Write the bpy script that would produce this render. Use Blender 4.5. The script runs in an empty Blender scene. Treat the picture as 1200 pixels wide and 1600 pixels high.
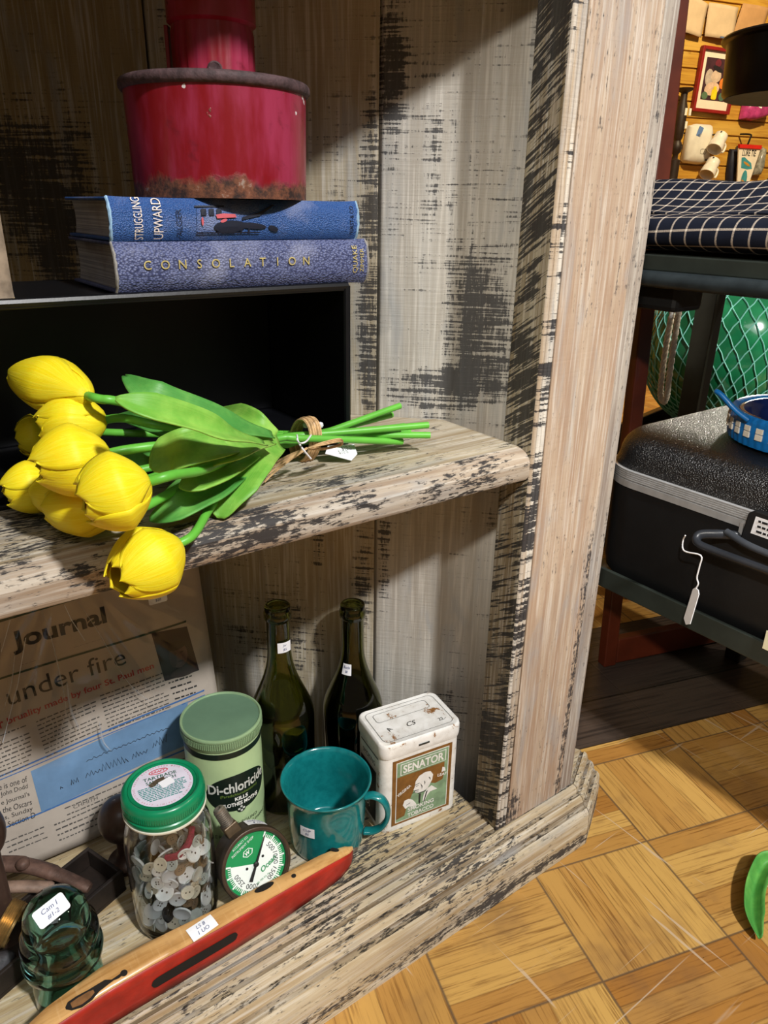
import bpy, bmesh, math, random
import numpy as np
from mathutils import Vector, Matrix
random.seed(7)
PI = math.pi
scene = bpy.context.scene
COL = scene.collection

# ------------------------------------------------------------------ camera
F_PX, PPX, PPY = 1155.0, 600.0, 800.0
CAM = np.array([0.0, 0.0, 0.65])
def _ray(p): return np.array([(p[0] - PPX) / F_PX, -(p[1] - PPY) / F_PX, -1.0])
_vz = -_ray((555, 3610)); _vz /= np.linalg.norm(_vz)
_vx = _ray((2316, 350)); _vx -= _vz * (_vx @ _vz); _vx /= np.linalg.norm(_vx)
_vy = np.cross(_vz, _vx)
ROT = np.array([_vx, _vy, _vz])
cam_data = bpy.data.cameras.new('camera')
cam_data.sensor_fit = 'VERTICAL'; cam_data.sensor_height = 36.0
cam_data.lens = F_PX / 1600 * 36.0
cam_data.clip_start = 0.02
cam = bpy.data.objects.new('camera', cam_data); COL.objects.link(cam)
m4 = Matrix.Identity(4)
for i in range(3):
    for j in range(3): m4[i][j] = ROT[i, j]
    m4[i][3] = CAM[i]
cam.matrix_world = m4
scene.camera = cam
# points measured on the photograph, taken to where the thing really stands
def hit(px, py, n, d):
    r = ROT @ _ray((px, py)); n = np.array(n, float)
    return Vector(CAM + r * ((d - n @ CAM) / (n @ r)))
def atz(px, py, z): return hit(px, py, (0, 0, 1), z)
def aty(px, py, y): return hit(px, py, (0, 1, 0), y)
def atx(px, py, x): return hit(px, py, (1, 0, 0), x)

# ------------------------------------------------------------------ world, lamps, exposure
vs = scene.view_settings
vs.view_transform = 'Standard'; vs.look = 'None'; vs.gamma = 1.0; vs.use_curve_mapping = False
vs.exposure = 0.0
world = bpy.data.worlds.new('shop_air'); scene.world = world; world.use_nodes = True
bg = world.node_tree.nodes['Background']
bg.inputs['Color'].default_value = (1.0, 0.80, 0.56, 1); bg.inputs['Strength'].default_value = 0.13
def aim(o, target):
    o.rotation_euler = (Vector(target) - o.location).to_track_quat('-Z', 'Y').to_euler()
def spot(name, loc, target, power, color, angle, blend, size):
    l = bpy.data.lights.new(name, 'SPOT'); l.energy = power; l.color = color
    l.spot_size = math.radians(angle); l.spot_blend = blend; l.shadow_soft_size = size
    o = bpy.data.objects.new(name, l); COL.objects.link(o); o.location = loc; aim(o, target); return o
def area(name, loc, target, power, color, sx, sy):
    l = bpy.data.lights.new(name, 'AREA'); l.energy = power; l.color = color
    l.shape = 'RECTANGLE'; l.size = sx; l.size_y = sy
    o = bpy.data.objects.new(name, l); COL.objects.link(o); o.location = loc; aim(o, target); return o
spot('key_lamp', (0.42, -1.75, 2.70), (0.40, 0.45, 0.25), 500, (1.0, 0.985, 0.965), 60, 0.5, 0.10)
area('ceiling_light', (-0.6, -1.6, 2.7), (0.3, 0.5, 0.3), 11, (0.92, 0.96, 1.0), 1.6, 1.0)
spot('wall_lamp', (2.2, 0.3, 2.7), (3.35, 2.2, 1.0), 420, (1.0, 0.80, 0.50), 75, 0.6, 0.08)
spot('rack_lamp', (-1.05, -0.72, 1.75), (1.02, 0.42, 0.36), 150, (1.0, 0.93, 0.82), 24, 0.6, 0.05)
spot('lid_sheen_fill', (2.6, 1.10, 1.15), (1.00, 0.52, 0.41), 150, (1.0, 0.92, 0.78), 21, 0.5, 0.05)  # added unseen spot behind the rack, gives the suitcase lid its sheen
spot('floor_lamp', (2.3, -0.9, 2.6), (1.05, 0.25, -0.08), 150, (1.0, 0.86, 0.66), 38, 0.7, 0.06)

# ------------------------------------------------------------------ helpers
def lin(c):
    if isinstance(c, str):
        c = c.lstrip('#'); c = [int(c[i:i + 2], 16) / 255 for i in (0, 2, 4)]
    return tuple((v / 12.92 if v <= 0.04045 else ((v + 0.055) / 1.055) ** 2.4) for v in c) + (1.0,)

class Nodes:
    def __init__(s, name):
        s.mat = bpy.data.materials.new(name); s.mat.use_nodes = True
        s.t = s.mat.node_tree; s.t.nodes.clear()
        s.out = s.n('ShaderNodeOutputMaterial')
    def n(s, typ, **kw):
        nd = s.t.nodes.new(typ)
        for k, v in kw.items(): setattr(nd, k, v)
        return nd
    def l(s, a, b): s.t.links.new(a, b)
    def val(s, inp, v):
        if hasattr(v, 'is_output') or isinstance(v, bpy.types.NodeSocket): s.l(v, inp)
        else: inp.default_value = v
    def math(s, op, a, b=0.0, c=None, clamp=False):
        nd = s.n('ShaderNodeMath', operation=op); nd.use_clamp = clamp
        s.val(nd.inputs[0], a); s.val(nd.inputs[1], b)
        if c is not None: s.val(nd.inputs[2], c)
        return nd.outputs[0]
    def mix(s, f, a, b, blend='MIX'):
        nd = s.n('ShaderNodeMix', data_type='RGBA', blend_type=blend)
        s.val(nd.inputs[0], f); s.val(nd.inputs[6], a); s.val(nd.inputs[7], b)
        return nd.outputs[2]
    def coord(s, kind='Object'): return s.n('ShaderNodeTexCoord').outputs[kind]
    def mapping(s, vec, scale=(1, 1, 1), loc=(0, 0, 0), rot=(0, 0, 0)):
        m = s.n('ShaderNodeMapping'); s.l(vec, m.inputs['Vector'])
        s.val(m.inputs['Scale'], scale); s.val(m.inputs['Location'], loc); s.val(m.inputs['Rotation'], rot)
        return m.outputs[0]
    def noise(s, vec, scale, detail=4, rough=0.6, dist=0.0):
        nd = s.n('ShaderNodeTexNoise'); s.l(vec, nd.inputs['Vector'])
        nd.inputs['Scale'].default_value = scale; nd.inputs['Detail'].default_value = detail
        nd.inputs['Roughness'].default_value = rough; nd.inputs['Distortion'].default_value = dist
        return nd.outputs['Fac']
    def step(s, x, lo, hi):
        nd = s.n('ShaderNodeMapRange', interpolation_type='SMOOTHSTEP')
        s.val(nd.inputs[0], x); nd.inputs[1].default_value = lo; nd.inputs[2].default_value = hi
        return nd.outputs[0]
    def bsdf(s, color, rough=0.5, metal=0.0, spec=0.5, trans=0.0, ior=1.45, coat=0.0, bump=None, bstr=0.2, bdist=0.002, sss=0.0, sheen=0.0):
        b = s.n('ShaderNodeBsdfPrincipled')
        s.val(b.inputs['Base Color'], color); s.val(b.inputs['Roughness'], rough); s.val(b.inputs['Metallic'], metal)
        b.inputs['Specular IOR Level'].default_value = spec; b.inputs['Transmission Weight'].default_value = trans
        b.inputs['IOR'].default_value = ior; b.inputs['Coat Weight'].default_value = coat
        b.inputs['Subsurface Weight'].default_value = sss; b.inputs['Subsurface Scale'].default_value = 0.005
        b.inputs['Sheen Weight'].default_value = sheen
        if bump is not None:
            bp = s.n('ShaderNodeBump'); bp.inputs['Strength'].default_value = bstr; bp.inputs['Distance'].default_value = bdist
            s.l(bump, bp.inputs['Height']); s.l(bp.outputs[0], b.inputs['Normal'])
        s.l(b.outputs[0], s.out.inputs[0]); return b

def plain(name, color, rough=0.5, vary=0.10, scale=40, bump=0.0, bscale=300, bdist=0.001, **kw):
    s = Nodes(name); c = lin(color); v = s.coord()
    n = s.noise(v, scale, 4)
    dark = tuple(x * (1 - vary) for x in c[:3]) + (1,); lite = tuple(min(1, x * (1 + vary)) for x in c[:3]) + (1,)
    col = s.mix(s.step(n, 0.3, 0.7), dark, lite)
    s.bsdf(col, rough, bump=s.noise(v, bscale, 3) if bump else None, bstr=bump, bdist=bdist, **kw)
    return s.mat

def painted_wood(name, grain='Z', cream='#b9ab93', brown='#8d7358', dark='#23242a', amount=0.5, saw=0.5, big=5.0, off=(0, 0, 0), wear='#9a6a42', spots=(), cut=0.0, fin=1.0, con=1.0, sawf=270.0, sawa=10.0, opa=0.93):
    """cream paint rubbed over a dark stain: long brush streaks, saw marks across the grain, worn dark patches"""
    s = Nodes(name); v0 = s.coord()
    v = s.mapping(v0, loc=off)
    ax = {'X': 0, 'Y': 1, 'Z': 2}[grain]
    def along(a, b, rot=(0, 0, 0)):
        q = [b, b, b]; q[ax] = a; return s.mapping(v, tuple(q), rot=rot)
    st = s.noise(along(3.0 * fin, 75 * fin), 1.0, 6, 0.65, 0.3)              # brush streaks
    st2 = s.noise(along(7.0, 32, (0.12, 0.08, 0.1)), 1.0, 5, 0.6, 0.8)
    fine = s.noise(along(10.0, 300), 1.0, 3, 0.6)
    vr = s.mapping(v, rot=(cut, 0, 0)); qs = [sawa] * 3; qs[ax] = sawf
    sawn = s.noise(s.mapping(vr, tuple(qs)), 1.0, 3, 0.55, 0.25)    # saw marks across
    low = s.noise(v, big, 4, 0.6, 0.5)
    mid = s.noise(v, big * 4.2, 4, 0.6)
    speck = s.noise(along(85, 380), 1.0, 5, 0.72)
    base = s.mix(s.math('ADD', s.math('MULTIPLY', s.step(st, 0.36, 0.64), con), (1 - con) * 0.7), lin(brown), lin(cream))
    base = s.mix(s.math('MULTIPLY', s.step(fine, 0.45, 0.72), 0.45), base, lin('#ddd9d0'))
    base = s.mix(s.math('MULTIPLY', s.step(st2, 0.50, 0.68), 0.4), base, lin('#8f959b'))
    base = s.mix(s.math('MULTIPLY', s.step(st, 0.60, 0.78), 0.4 * con), base, lin(wear))
    t1 = s.math('ADD', s.math('MULTIPLY', sawn, saw), s.math('MULTIPLY', speck, 1.0 - saw))
    tex = s.step(s.math('ADD', s.math('MULTIPLY', t1, 0.72), s.math('MULTIPLY', st, 0.28)), 0.36, 0.64)
    dens = s.math('MULTIPLY', s.math('ADD', s.math('MULTIPLY', s.step(low, 0.42, 0.66), 0.75), s.math('MULTIPLY', s.step(mid, 0.45, 0.7), 0.40)), amount)
    for (c, r, k) in spots:
        mp = s.n('ShaderNodeMapping'); s.l(v0, mp.inputs['Vector'])
        mp.inputs['Location'].default_value = tuple(-c[i] / r[i] for i in range(3)); mp.inputs['Scale'].default_value = tuple(1 / q for q in r)
        ln = s.n('ShaderNodeVectorMath', operation='LENGTH'); s.l(mp.outputs[0], ln.inputs[0])
        dd = s.math('ADD', ln.outputs['Value'], s.math('MULTIPLY', s.math('SUBTRACT', mid, 0.5), 1.2))
        dens = s.math('ADD', dens, s.math('MULTIPLY', s.math('SUBTRACT', 1.0, s.step(dd, 0.2, 1.0)), k))
    inv = s.math('SUBTRACT', 1.02, dens)
    nd = s.n('ShaderNodeMapRange', interpolation_type='SMOOTHSTEP')
    s.l(tex, nd.inputs[0]); s.l(s.math('SUBTRACT', inv, 0.15), nd.inputs[1]); s.l(s.math('ADD', inv, 0.15), nd.inputs[2])
    dk = nd.outputs[0]
    col = s.mix(s.math('MULTIPLY', dk, opa), base, lin(dark))
    hgt = s.math('SUBTRACT', s.math('ADD', s.math('MULTIPLY', st, 0.5), s.math('MULTIPLY', sawn, 0.5 * saw + 0.1)), s.math('MULTIPLY', dk, 0.35))
    s.bsdf(col, 0.62, spec=0.35, bump=hgt, bstr=0.5, bdist=0.002)
    return s.mat

def glass(name, color, rough=0.0, ior=1.47):
    s = Nodes(name); s.bsdf(lin(color), rough, trans=1.0, ior=ior); return s.mat

# ---- mesh building
class MB:
    def __init__(s): s.v = []; s.f = []; s.mi = []; s.uv = {}; s.cur = 0
    def add(s, vs, fs, M=None):
        o = len(s.v)
        for p in vs:
            p = Vector(p); s.v.append(M @ p if M is not None else p)
        for f in fs: s.f.append([i + o for i in f]); s.mi.append(s.cur)
        return s
    def box(s, lo, hi, M=None):
        x0, y0, z0 = lo; x1, y1, z1 = hi
        vs = [(x0, y0, z0), (x1, y0, z0), (x1, y1, z0), (x0, y1, z0), (x0, y0, z1), (x1, y0, z1), (x1, y1, z1), (x0, y1, z1)]
        return s.add(vs, [(3, 2, 1, 0), (4, 5, 6, 7), (0, 1, 5, 4), (1, 2, 6, 5), (2, 3, 7, 6), (3, 0, 4, 7)], M)
    def prism(s, poly, z0, z1, M=None):
        n = len(poly)
        a = sum(poly[i][0] * poly[(i + 1) % n][1] - poly[(i + 1) % n][0] * poly[i][1] for i in range(n))
        if a < 0: poly = poly[::-1]
        vs = [(x, y, z0) for x, y in poly] + [(x, y, z1) for x, y in poly]
        fs = [tuple(range(n))[::-1], tuple(range(n, 2 * n))] + [(i, (i + 1) % n, n + (i + 1) % n, n + i) for i in range(n)]
        return s.add(vs, fs, M)
    def lathe(s, prof, n=48, M=None, closed=False):
        vs = []; fs = []; idx = []
        for r, z in prof:
            if r < 1e-6: idx.append([len(vs)]); vs.append((0, 0, z))
            else:
                idx.append(list(range(len(vs), len(vs) + n)))
                vs += [(r * math.cos(2 * PI * k / n), r * math.sin(2 * PI * k / n), z) for k in range(n)]
        pairs = list(zip(idx[:-1], idx[1:]))
        if closed: pairs.append((idx[-1], idx[0]))
        for a, b in pairs:
            for k in range(n):
                k2 = (k + 1) % n
                if len(a) == 1 and len(b) == 1: continue
                if len(a) == 1: fs.append((a[0], b[k2], b[k]))
                elif len(b) == 1: fs.append((a[k], a[k2], b[0]))
                else: fs.append((a[k], a[k2], b[k2], b[k]))
        return s.add(vs, fs, M)
    def tube(s, pts, rad, n=10, M=None, cap=True, flat=1.0):
        pts = [Vector(p) for p in pts]; m = len(pts)
        if not isinstance(rad, (list, tuple)): rad = [rad] * m
        vs = []; fs = []; up = None
        for i, p in enumerate(pts):
            t = (pts[min(i + 1, m - 1)] - pts[max(i - 1, 0)]).normalized()
            if up is None:
                up = Vector((0, 0, 1)) if abs(t.z) < 0.9 else Vector((1, 0, 0))
            side = t.cross(up).normalized(); up = side.cross(t).normalized()
            for k in range(n):
                a = 2 * PI * k / n
                vs.append(p + side * (rad[i] * math.cos(a)) + up * (rad[i] * flat * math.sin(a)))
        for i in range(m - 1):
            for k in range(n):
                k2 = (k + 1) % n
                fs.append((i * n + k, i * n + k2, (i + 1) * n + k2, (i + 1) * n + k))
        if cap:
            fs.append(tuple(range(n))[::-1]); fs.append(tuple(range((m - 1) * n, m * n)))
        return s.add(vs, fs, M)
    def grid(s, fn, nu, nv, M=None, uvfn=None, wrapu=False):
        o = len(s.v); vs = []; fs = []
        for j in range(nv + 1):
            for i in range(nu + (0 if wrapu else 1)):
                vs.append(fn(i / nu, j / nv))
                if uvfn: s.uv[o + len(vs) - 1] = uvfn(i / nu, j / nv)
        w = nu if wrapu else nu + 1
        for j in range(nv):
            for i in range(nu):
                i2 = (i + 1) % w if wrapu else i + 1
                fs.append((j * w + i, j * w + i2, (j + 1) * w + i2, (j + 1) * w + i))
        return s.add(vs, fs, M)
    def build(s, name, mats, parent=None, smooth=40, bevel=0.0, seg=2, solid=0.0, sub=0, loc=None):
        me = bpy.data.meshes.new(name); me.from_pydata([tuple(v) for v in s.v], [], s.f)
        if not isinstance(mats, (list, tuple)): mats = [mats]
        for m in mats: me.materials.append(m)
        if len(mats) > 1:
            for p, i in zip(me.polygons, s.mi): p.material_index = i
        if s.uv:
            ul = me.uv_layers.new(name='UVMap')
            for lp in me.loops: ul.data[lp.index].uv = s.uv.get(lp.vertex_index, (0, 0))
        me.validate(); me.update()
        o = bpy.data.objects.new(name, me); COL.objects.link(o)
        if parent is not None: o.parent = parent
        if loc is not None: o.location = loc
        if smooth:
            me.shade_smooth()
            if smooth < 180: me.set_sharp_from_angle(angle=math.radians(smooth))
        if solid:
            md = o.modifiers.new('thickness', 'SOLIDIFY'); md.thickness = solid; md.offset = 0
        if bevel:
            md = o.modifiers.new('bevel', 'BEVEL'); md.width = bevel; md.segments = seg; md.limit_method = 'ANGLE'; md.angle_limit = math.radians(35)
        if sub:
            md = o.modifiers.new('subdivision', 'SUBSURF'); md.levels = sub; md.render_levels = sub
        return o

def tag(o, label, cat, group=None, kind=None):
    o['label'] = label; o['category'] = cat
    if group: o['group'] = group
    if kind: o['kind'] = kind
    return o
def thing(name, label, cat, loc=(0, 0, 0), rz=0.0, group=None):
    o = bpy.data.objects.new(name, None); o.empty_display_size = 0.03; COL.objects.link(o)
    o.location = loc; o.rotation_euler = (0, 0, rz)
    return tag(o, label, cat, group)
def frame(o, ex, ey):
    ex = Vector(ex).normalized(); ey = Vector(ey); ey = (ey - ex * ey.dot(ex)).normalized(); ez = ex.cross(ey)
    M = Matrix.Identity(4)
    for i in range(3): M[i][0] = ex[i]; M[i][1] = ey[i]; M[i][2] = ez[i]; M[i][3] = o[i]
    return M
def arc(p0, p1, p2, n=12):
    p0, p1, p2 = map(Vector, (p0, p1, p2)); out = []
    for k in range(n + 1):
        t = k / n; out.append(p0 * (1 - t) ** 2 + p1 * 2 * t * (1 - t) + p2 * t * t)
    return out
def spline(pts, n=8):
    P = [Vector(p) for p in pts]; P = [P[0] * 2 - P[1]] + P + [P[-1] * 2 - P[-2]]; out = []
    for i in range(1, len(P) - 2):
        for k in range(n):
            t = k / n; a, b, c, d = P[i - 1], P[i], P[i + 1], P[i + 2]
            out.append(0.5 * ((2 * b) + (c - a) * t + (2 * a - 5 * b + 4 * c - d) * t * t + (3 * b - a - 3 * c + d) * t ** 3))
    out.append(P[-2]); return out
def rrect(w, h, r, n=5, cx=0, cy=0):
    pts = []
    for (sx, sy, a0) in ((1, 1, 0), (-1, 1, 90), (-1, -1, 180), (1, -1, 270)):
        for k in range(n + 1):
            a = math.radians(a0 + 90 * k / n)
            pts.append((cx + sx * (w / 2 - r) + r * math.cos(a), cy + sy * (h / 2 - r) + r * math.sin(a)))
    return pts
# ---- lettering
_cache = {}
def glyphs(text, bold=0.0, shear=0.0, spacing=1.0):
    key = (text, bold, shear, spacing)
    if key in _cache: return _cache[key]
    cu = bpy.data.curves.new('lettering', 'FONT'); cu.body = text; cu.size = 1.0; cu.shear = shear; cu.offset = bold
    cu.space_character = spacing; cu.resolution_u = 3; cu.align_x = 'CENTER'
    ob = bpy.data.objects.new('lettering', cu); COL.objects.link(ob)
    bpy.context.view_layer.update()
    ev = ob.evaluated_get(bpy.context.evaluated_depsgraph_get()); me = ev.to_mesh()
    vs = [(v.co.x, v.co.y) for v in me.vertices]; fs = [tuple(p.vertices) for p in me.polygons]
    ev.to_mesh_clear(); bpy.data.objects.remove(ob); bpy.data.curves.remove(cu)
    xs = [v[0] for v in vs]; ys = [v[1] for v in vs]
    bb = (min(xs), max(xs), min(ys), max(ys))
    _cache[key] = (vs, fs, bb); return _cache[key]
def letter(mb, text, cx, cy, w=None, h=None, fn=None, z=0.0004, rot=0.0, **kw):
    """text centred on (cx,cy) in a flat frame, fitted to width w and/or height h; fn maps (x,y,z) on to the surface"""
    vs, fs, bb = glyphs(text, **kw)
    sx = (w / (bb[1] - bb[0])) if w else None; sy = (h / (bb[3] - bb[2])) if h else None
    if sx is None: sx = sy
    if sy is None: sy = sx
    mx, my = (bb[0] + bb[1]) / 2, (bb[2] + bb[3]) / 2
    c, s_ = math.cos(rot), math.sin(rot); out = []
    for x, y in vs:
        X, Y = (x - mx) * sx, (y - my) * sy
        X, Y = cx + X * c - Y * s_, cy + X * s_ + Y * c
        out.append(fn(X, Y, z) if fn else (X, Y, z))
    mb.add(out, fs)
def flat(M): return lambda x, y, z: M @ Vector((x, y, z))
def sticker(parent, M, w, h, lines, name='price_sticker', ink=None, fn=None):
    """small white rounded price sticker with handwriting; M is a frame in the parent's space"""
    mb = MB(); f = fn or flat(M); poly = rrect(w, h, min(w, h) * 0.16); n = len(poly)
    nx = 8
    vs = [f(x, y, 0.0003) for x, y in poly]
    if fn:
        mb.grid(lambda u, v: f((u - .5) * w, (v - .5) * h, 0.0004), nx, 4)
    else:
        vs2 = [f(x, y, 0.0) for x, y in poly]
        mb.add(vs + vs2, [tuple(range(n))] + [(n + i, n + (i + 1) % n, (i + 1) % n, i) for i in range(n)])
    o = mb.build(name, MAT['sticker'], parent, smooth=0)
    o['label'] = 'white price sticker'
    t = MB(); k = len(lines)
    for i, s_ in enumerate(lines):
        letter(t, s_, 0, h * (0.5 - (i + 0.5) / k) * 0.8, h=h * 0.52 / k, fn=f, z=0.0007, shear=0.2)
    t.build('handwriting', ink or MAT['ink'], o, smooth=0)
    return o

MAT = {}
MAT['sticker'] = plain('sticker_paper', '#eef0f6', 0.6, 0.03)
MAT['ink'] = plain('pen_ink', '#3a4a7a', 0.6)
MAT['black_ink'] = plain('black_ink', '#1b1b1d', 0.6)
MAT['white'] = plain('white_print', '#f1f1ea', 0.5, 0.05)

# ------------------------------------------------------------------ the setting
FZ = -0.08
UA = Vector((0.958, -0.285, 0)).normalized(); VA = Vector((0.285, 0.958, 0)).normalized()
def floor_material():
    s = Nodes('parquet_and_dark_planks'); v = s.coord()
    sep = s.n('ShaderNodeSeparateXYZ'); s.l(v, sep.inputs[0]); x, y = sep.outputs[0], sep.outputs[1]
    O = (0.494, 0.282); su, sv = 0.160, 0.1385
    dx = s.math('SUBTRACT', x, O[0]); dy = s.math('SUBTRACT', y, O[1])
    u = s.math('ADD', s.math('MULTIPLY', dx, UA.x), s.math('MULTIPLY', dy, UA.y))
    w = s.math('ADD', s.math('MULTIPLY', dx, VA.x), s.math('MULTIPLY', dy, VA.y))
    bu = s.math('DIVIDE', u, su); bv = s.math('DIVIDE', w, sv)
    iu = s.math('FLOOR', bu); iv = s.math('FLOOR', bv)
    fu = s.math('FRACT', bu); fv = s.math('FRACT', bv)
    par = s.math('FLOORED_MODULO', s.math('ADD', iu, iv), 2.0)
    NS = 5.0
    def sel(a, b): return s.math('ADD', s.math('MULTIPLY', a, s.math('SUBTRACT', 1.0, par)), s.math('MULTIPLY', b, par))
    across = sel(fu, fv)
    sa = s.math('MULTIPLY', across, NS); ks = s.math('FLOOR', sa); fs = s.math('FRACT', sa)
    cmb = s.n('ShaderNodeCombineXYZ'); s.l(s.math('ADD', iu, s.math('MULTIPLY', ks, 7.13)), cmb.inputs[0]); s.l(iv, cmb.inputs[1])
    wn = s.n('ShaderNodeTexWhiteNoise', noise_dimensions='3D'); s.l(cmb.outputs[0], wn.inputs['Vector'])
    rnd = wn.outputs['Value']
    # grain along the strip
    al = sel(w, u); ac = sel(u, w)
    g = s.n('ShaderNodeCombineXYZ'); s.l(s.math('MULTIPLY', al, 14.0), g.inputs[0]); s.l(s.math('MULTIPLY', ac, 330.0), g.inputs[1])
    s.l(s.math('MULTIPLY', rnd, 40.0), g.inputs[2])
    grain = s.noise(g.outputs[0], 1.0, 4, 0.65, 0.4)
    broad = s.noise(s.mapping(v, (1, 1, 1)), 9.0, 4, 0.6)
    col = s.mix(rnd, lin('#a87233'), lin('#d2a75c'))
    col = s.mix(s.math('MULTIPLY', s.step(rnd, 0.9, 0.97), 0.6), col, lin('#8a4f22'))
    col = s.mix(s.math('MULTIPLY', s.step(grain, 0.48, 0.72), 0.75), col, lin('#6b4018'))
    col = s.mix(s.math('MULTIPLY', s.step(broad, 0.5, 0.72), 0.5), col, lin('#7a5a3c'))
    e1 = s.math('MINIMUM', fs, s.math('SUBTRACT', 1.0, fs))
    gap = s.math('SUBTRACT', 1.0, s.step(e1, 0.0, 0.05))
    e2 = s.math('MINIMUM', s.math('MINIMUM', fu, s.math('SUBTRACT', 1.0, fu)), s.math('MINIMUM', fv, s.math('SUBTRACT', 1.0, fv)))
    gap2 = s.math('SUBTRACT', 1.0, s.step(e2, 0.002, 0.014))
    col = s.mix(s.math('MULTIPLY', gap, 0.4), col, lin('#54351a'))
    col = s.mix(s.math('MULTIPLY', gap2, 0.75), col, lin('#5a4a3a'))
    # pale scuffs and scratches
    scr = s.noise(s.mapping(v, (90, 3, 1), rot=(0, 0, 0.5)), 1.0, 2, 0.5, 1.5)
    scr2 = s.noise(s.mapping(v, (3, 120, 1), rot=(0, 0, -0.35)), 1.0, 2, 0.5, 1.0)
    sc = s.math('MAXIMUM', s.step(scr, 0.67, 0.71), s.step(scr2, 0.68, 0.72))
    col = s.mix(s.math('MULTIPLY', sc, 0.65), col, lin('#cdb9a0'))
    nick = s.noise(s.mapping(v, (60, 60, 60)), 1.0, 2, 0.5, 2.0)
    col = s.mix(s.math('MULTIPLY', s.step(nick, 0.76, 0.80), 0.8), col, lin('#2b1d12'))
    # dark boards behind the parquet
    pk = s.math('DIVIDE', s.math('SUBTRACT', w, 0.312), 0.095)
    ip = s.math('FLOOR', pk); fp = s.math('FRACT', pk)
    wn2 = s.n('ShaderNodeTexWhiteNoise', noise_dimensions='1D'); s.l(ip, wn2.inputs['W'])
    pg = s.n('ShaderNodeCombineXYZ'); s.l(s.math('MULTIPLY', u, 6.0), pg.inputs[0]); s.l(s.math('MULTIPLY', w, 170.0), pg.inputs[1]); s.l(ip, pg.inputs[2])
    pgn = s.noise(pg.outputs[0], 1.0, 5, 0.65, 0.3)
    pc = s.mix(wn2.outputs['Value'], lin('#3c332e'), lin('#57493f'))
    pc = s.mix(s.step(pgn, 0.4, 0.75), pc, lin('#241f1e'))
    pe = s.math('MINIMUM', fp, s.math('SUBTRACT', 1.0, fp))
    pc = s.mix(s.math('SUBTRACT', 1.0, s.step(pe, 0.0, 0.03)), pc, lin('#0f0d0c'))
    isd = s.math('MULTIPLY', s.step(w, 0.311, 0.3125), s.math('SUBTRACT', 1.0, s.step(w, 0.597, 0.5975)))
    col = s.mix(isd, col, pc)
    hgt = s.math('SUBTRACT', s.math('MULTIPLY', grain, 0.25), s.math('MAXIMUM', gap2, s.math('MULTIPLY', gap, 0.5)))
    s.bsdf(col, s.math('ADD', 0.30, s.math('MULTIPLY', broad, 0.22)), spec=0.45, bump=hgt, bstr=0.25, bdist=0.001)
    return s.mat
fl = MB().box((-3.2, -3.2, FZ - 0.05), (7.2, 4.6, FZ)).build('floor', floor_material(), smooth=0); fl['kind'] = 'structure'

# slatted display wall far behind
WN = Vector((0.27, 0.963, 0)).normalized(); WD = WN.dot(Vector((3.33, 2.18, 1.05)))
WU = Vector((WN.y, -WN.x, 0))
def onwall(px, py, off=0.0): return hit(px, py, WN, WD - off)
def wall_frame(px, py, off=0.0, roll=0.0):
    M = frame(onwall(px, py, off), WU, (0, 0, 1))
    return M @ Matrix.Rotation(roll, 4, 'Z')
def slat_material():
    s = Nodes('golden_slat_boards'); v = s.coord()
    sep = s.n('ShaderNodeSeparateXYZ'); s.l(v, sep.inputs[0])
    g = s.noise(s.mapping(v, (5, 5, 90)), 1.0, 5, 0.6, 0.6)
    b = s.noise(s.mapping(v, (2.5, 2.5, 9)), 1.0, 3)
    kn = s.noise(s.mapping(v, (16, 16, 30)), 1.0, 2)
    c = s.mix(s.step(g, 0.35, 0.7), lin('#c99a3a'), lin('#a9762a'))
    c = s.mix(s.math('MULTIPLY', s.step(b, 0.45, 0.7), 0.6), c, lin('#dcb55a'))
    c = s.mix(s.math('MULTIPLY', s.step(kn, 0.68, 0.78), 0.6), c, lin('#7a4c1c'))
    s.bsdf(c, 0.45); return s.mat
P0 = onwall(1080, 184); mb = MB(); per = 0.0625; Mw = frame(P0, WU, (0, 0, 1)); prof = []
k0, k1 = -14, 24
for k in range(k0, k1):
    z = k * per
    prof += [(z - 0.003, 0.0), (z - 0.003, -0.012), (z + 0.0035, -0.012), (z + 0.0035, 0.0)]
zs_ = [p[0] for p in prof]; prof = [(FZ - P0.z, 0.0)] + [p for p in prof if p[0] > FZ - P0.z + 0.005] + [(1.9, 0.0)]
vs_ = []; fs_ = []
for i, (z, d) in enumerate(prof):
    vs_ += [(-6.0, z, d), (3.6, z, d)]
    if i: fs_.append((2 * i - 2, 2 * i - 1, 2 * i + 1, 2 * i))
mb.add(vs_, fs_, Mw)
wb = mb.build('wall_back', slat_material(), smooth=0); wb['kind'] = 'structure'
md = wb.modifiers.new('thickness', 'SOLIDIFY'); md.thickness = 0.03; md.offset = -1

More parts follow.
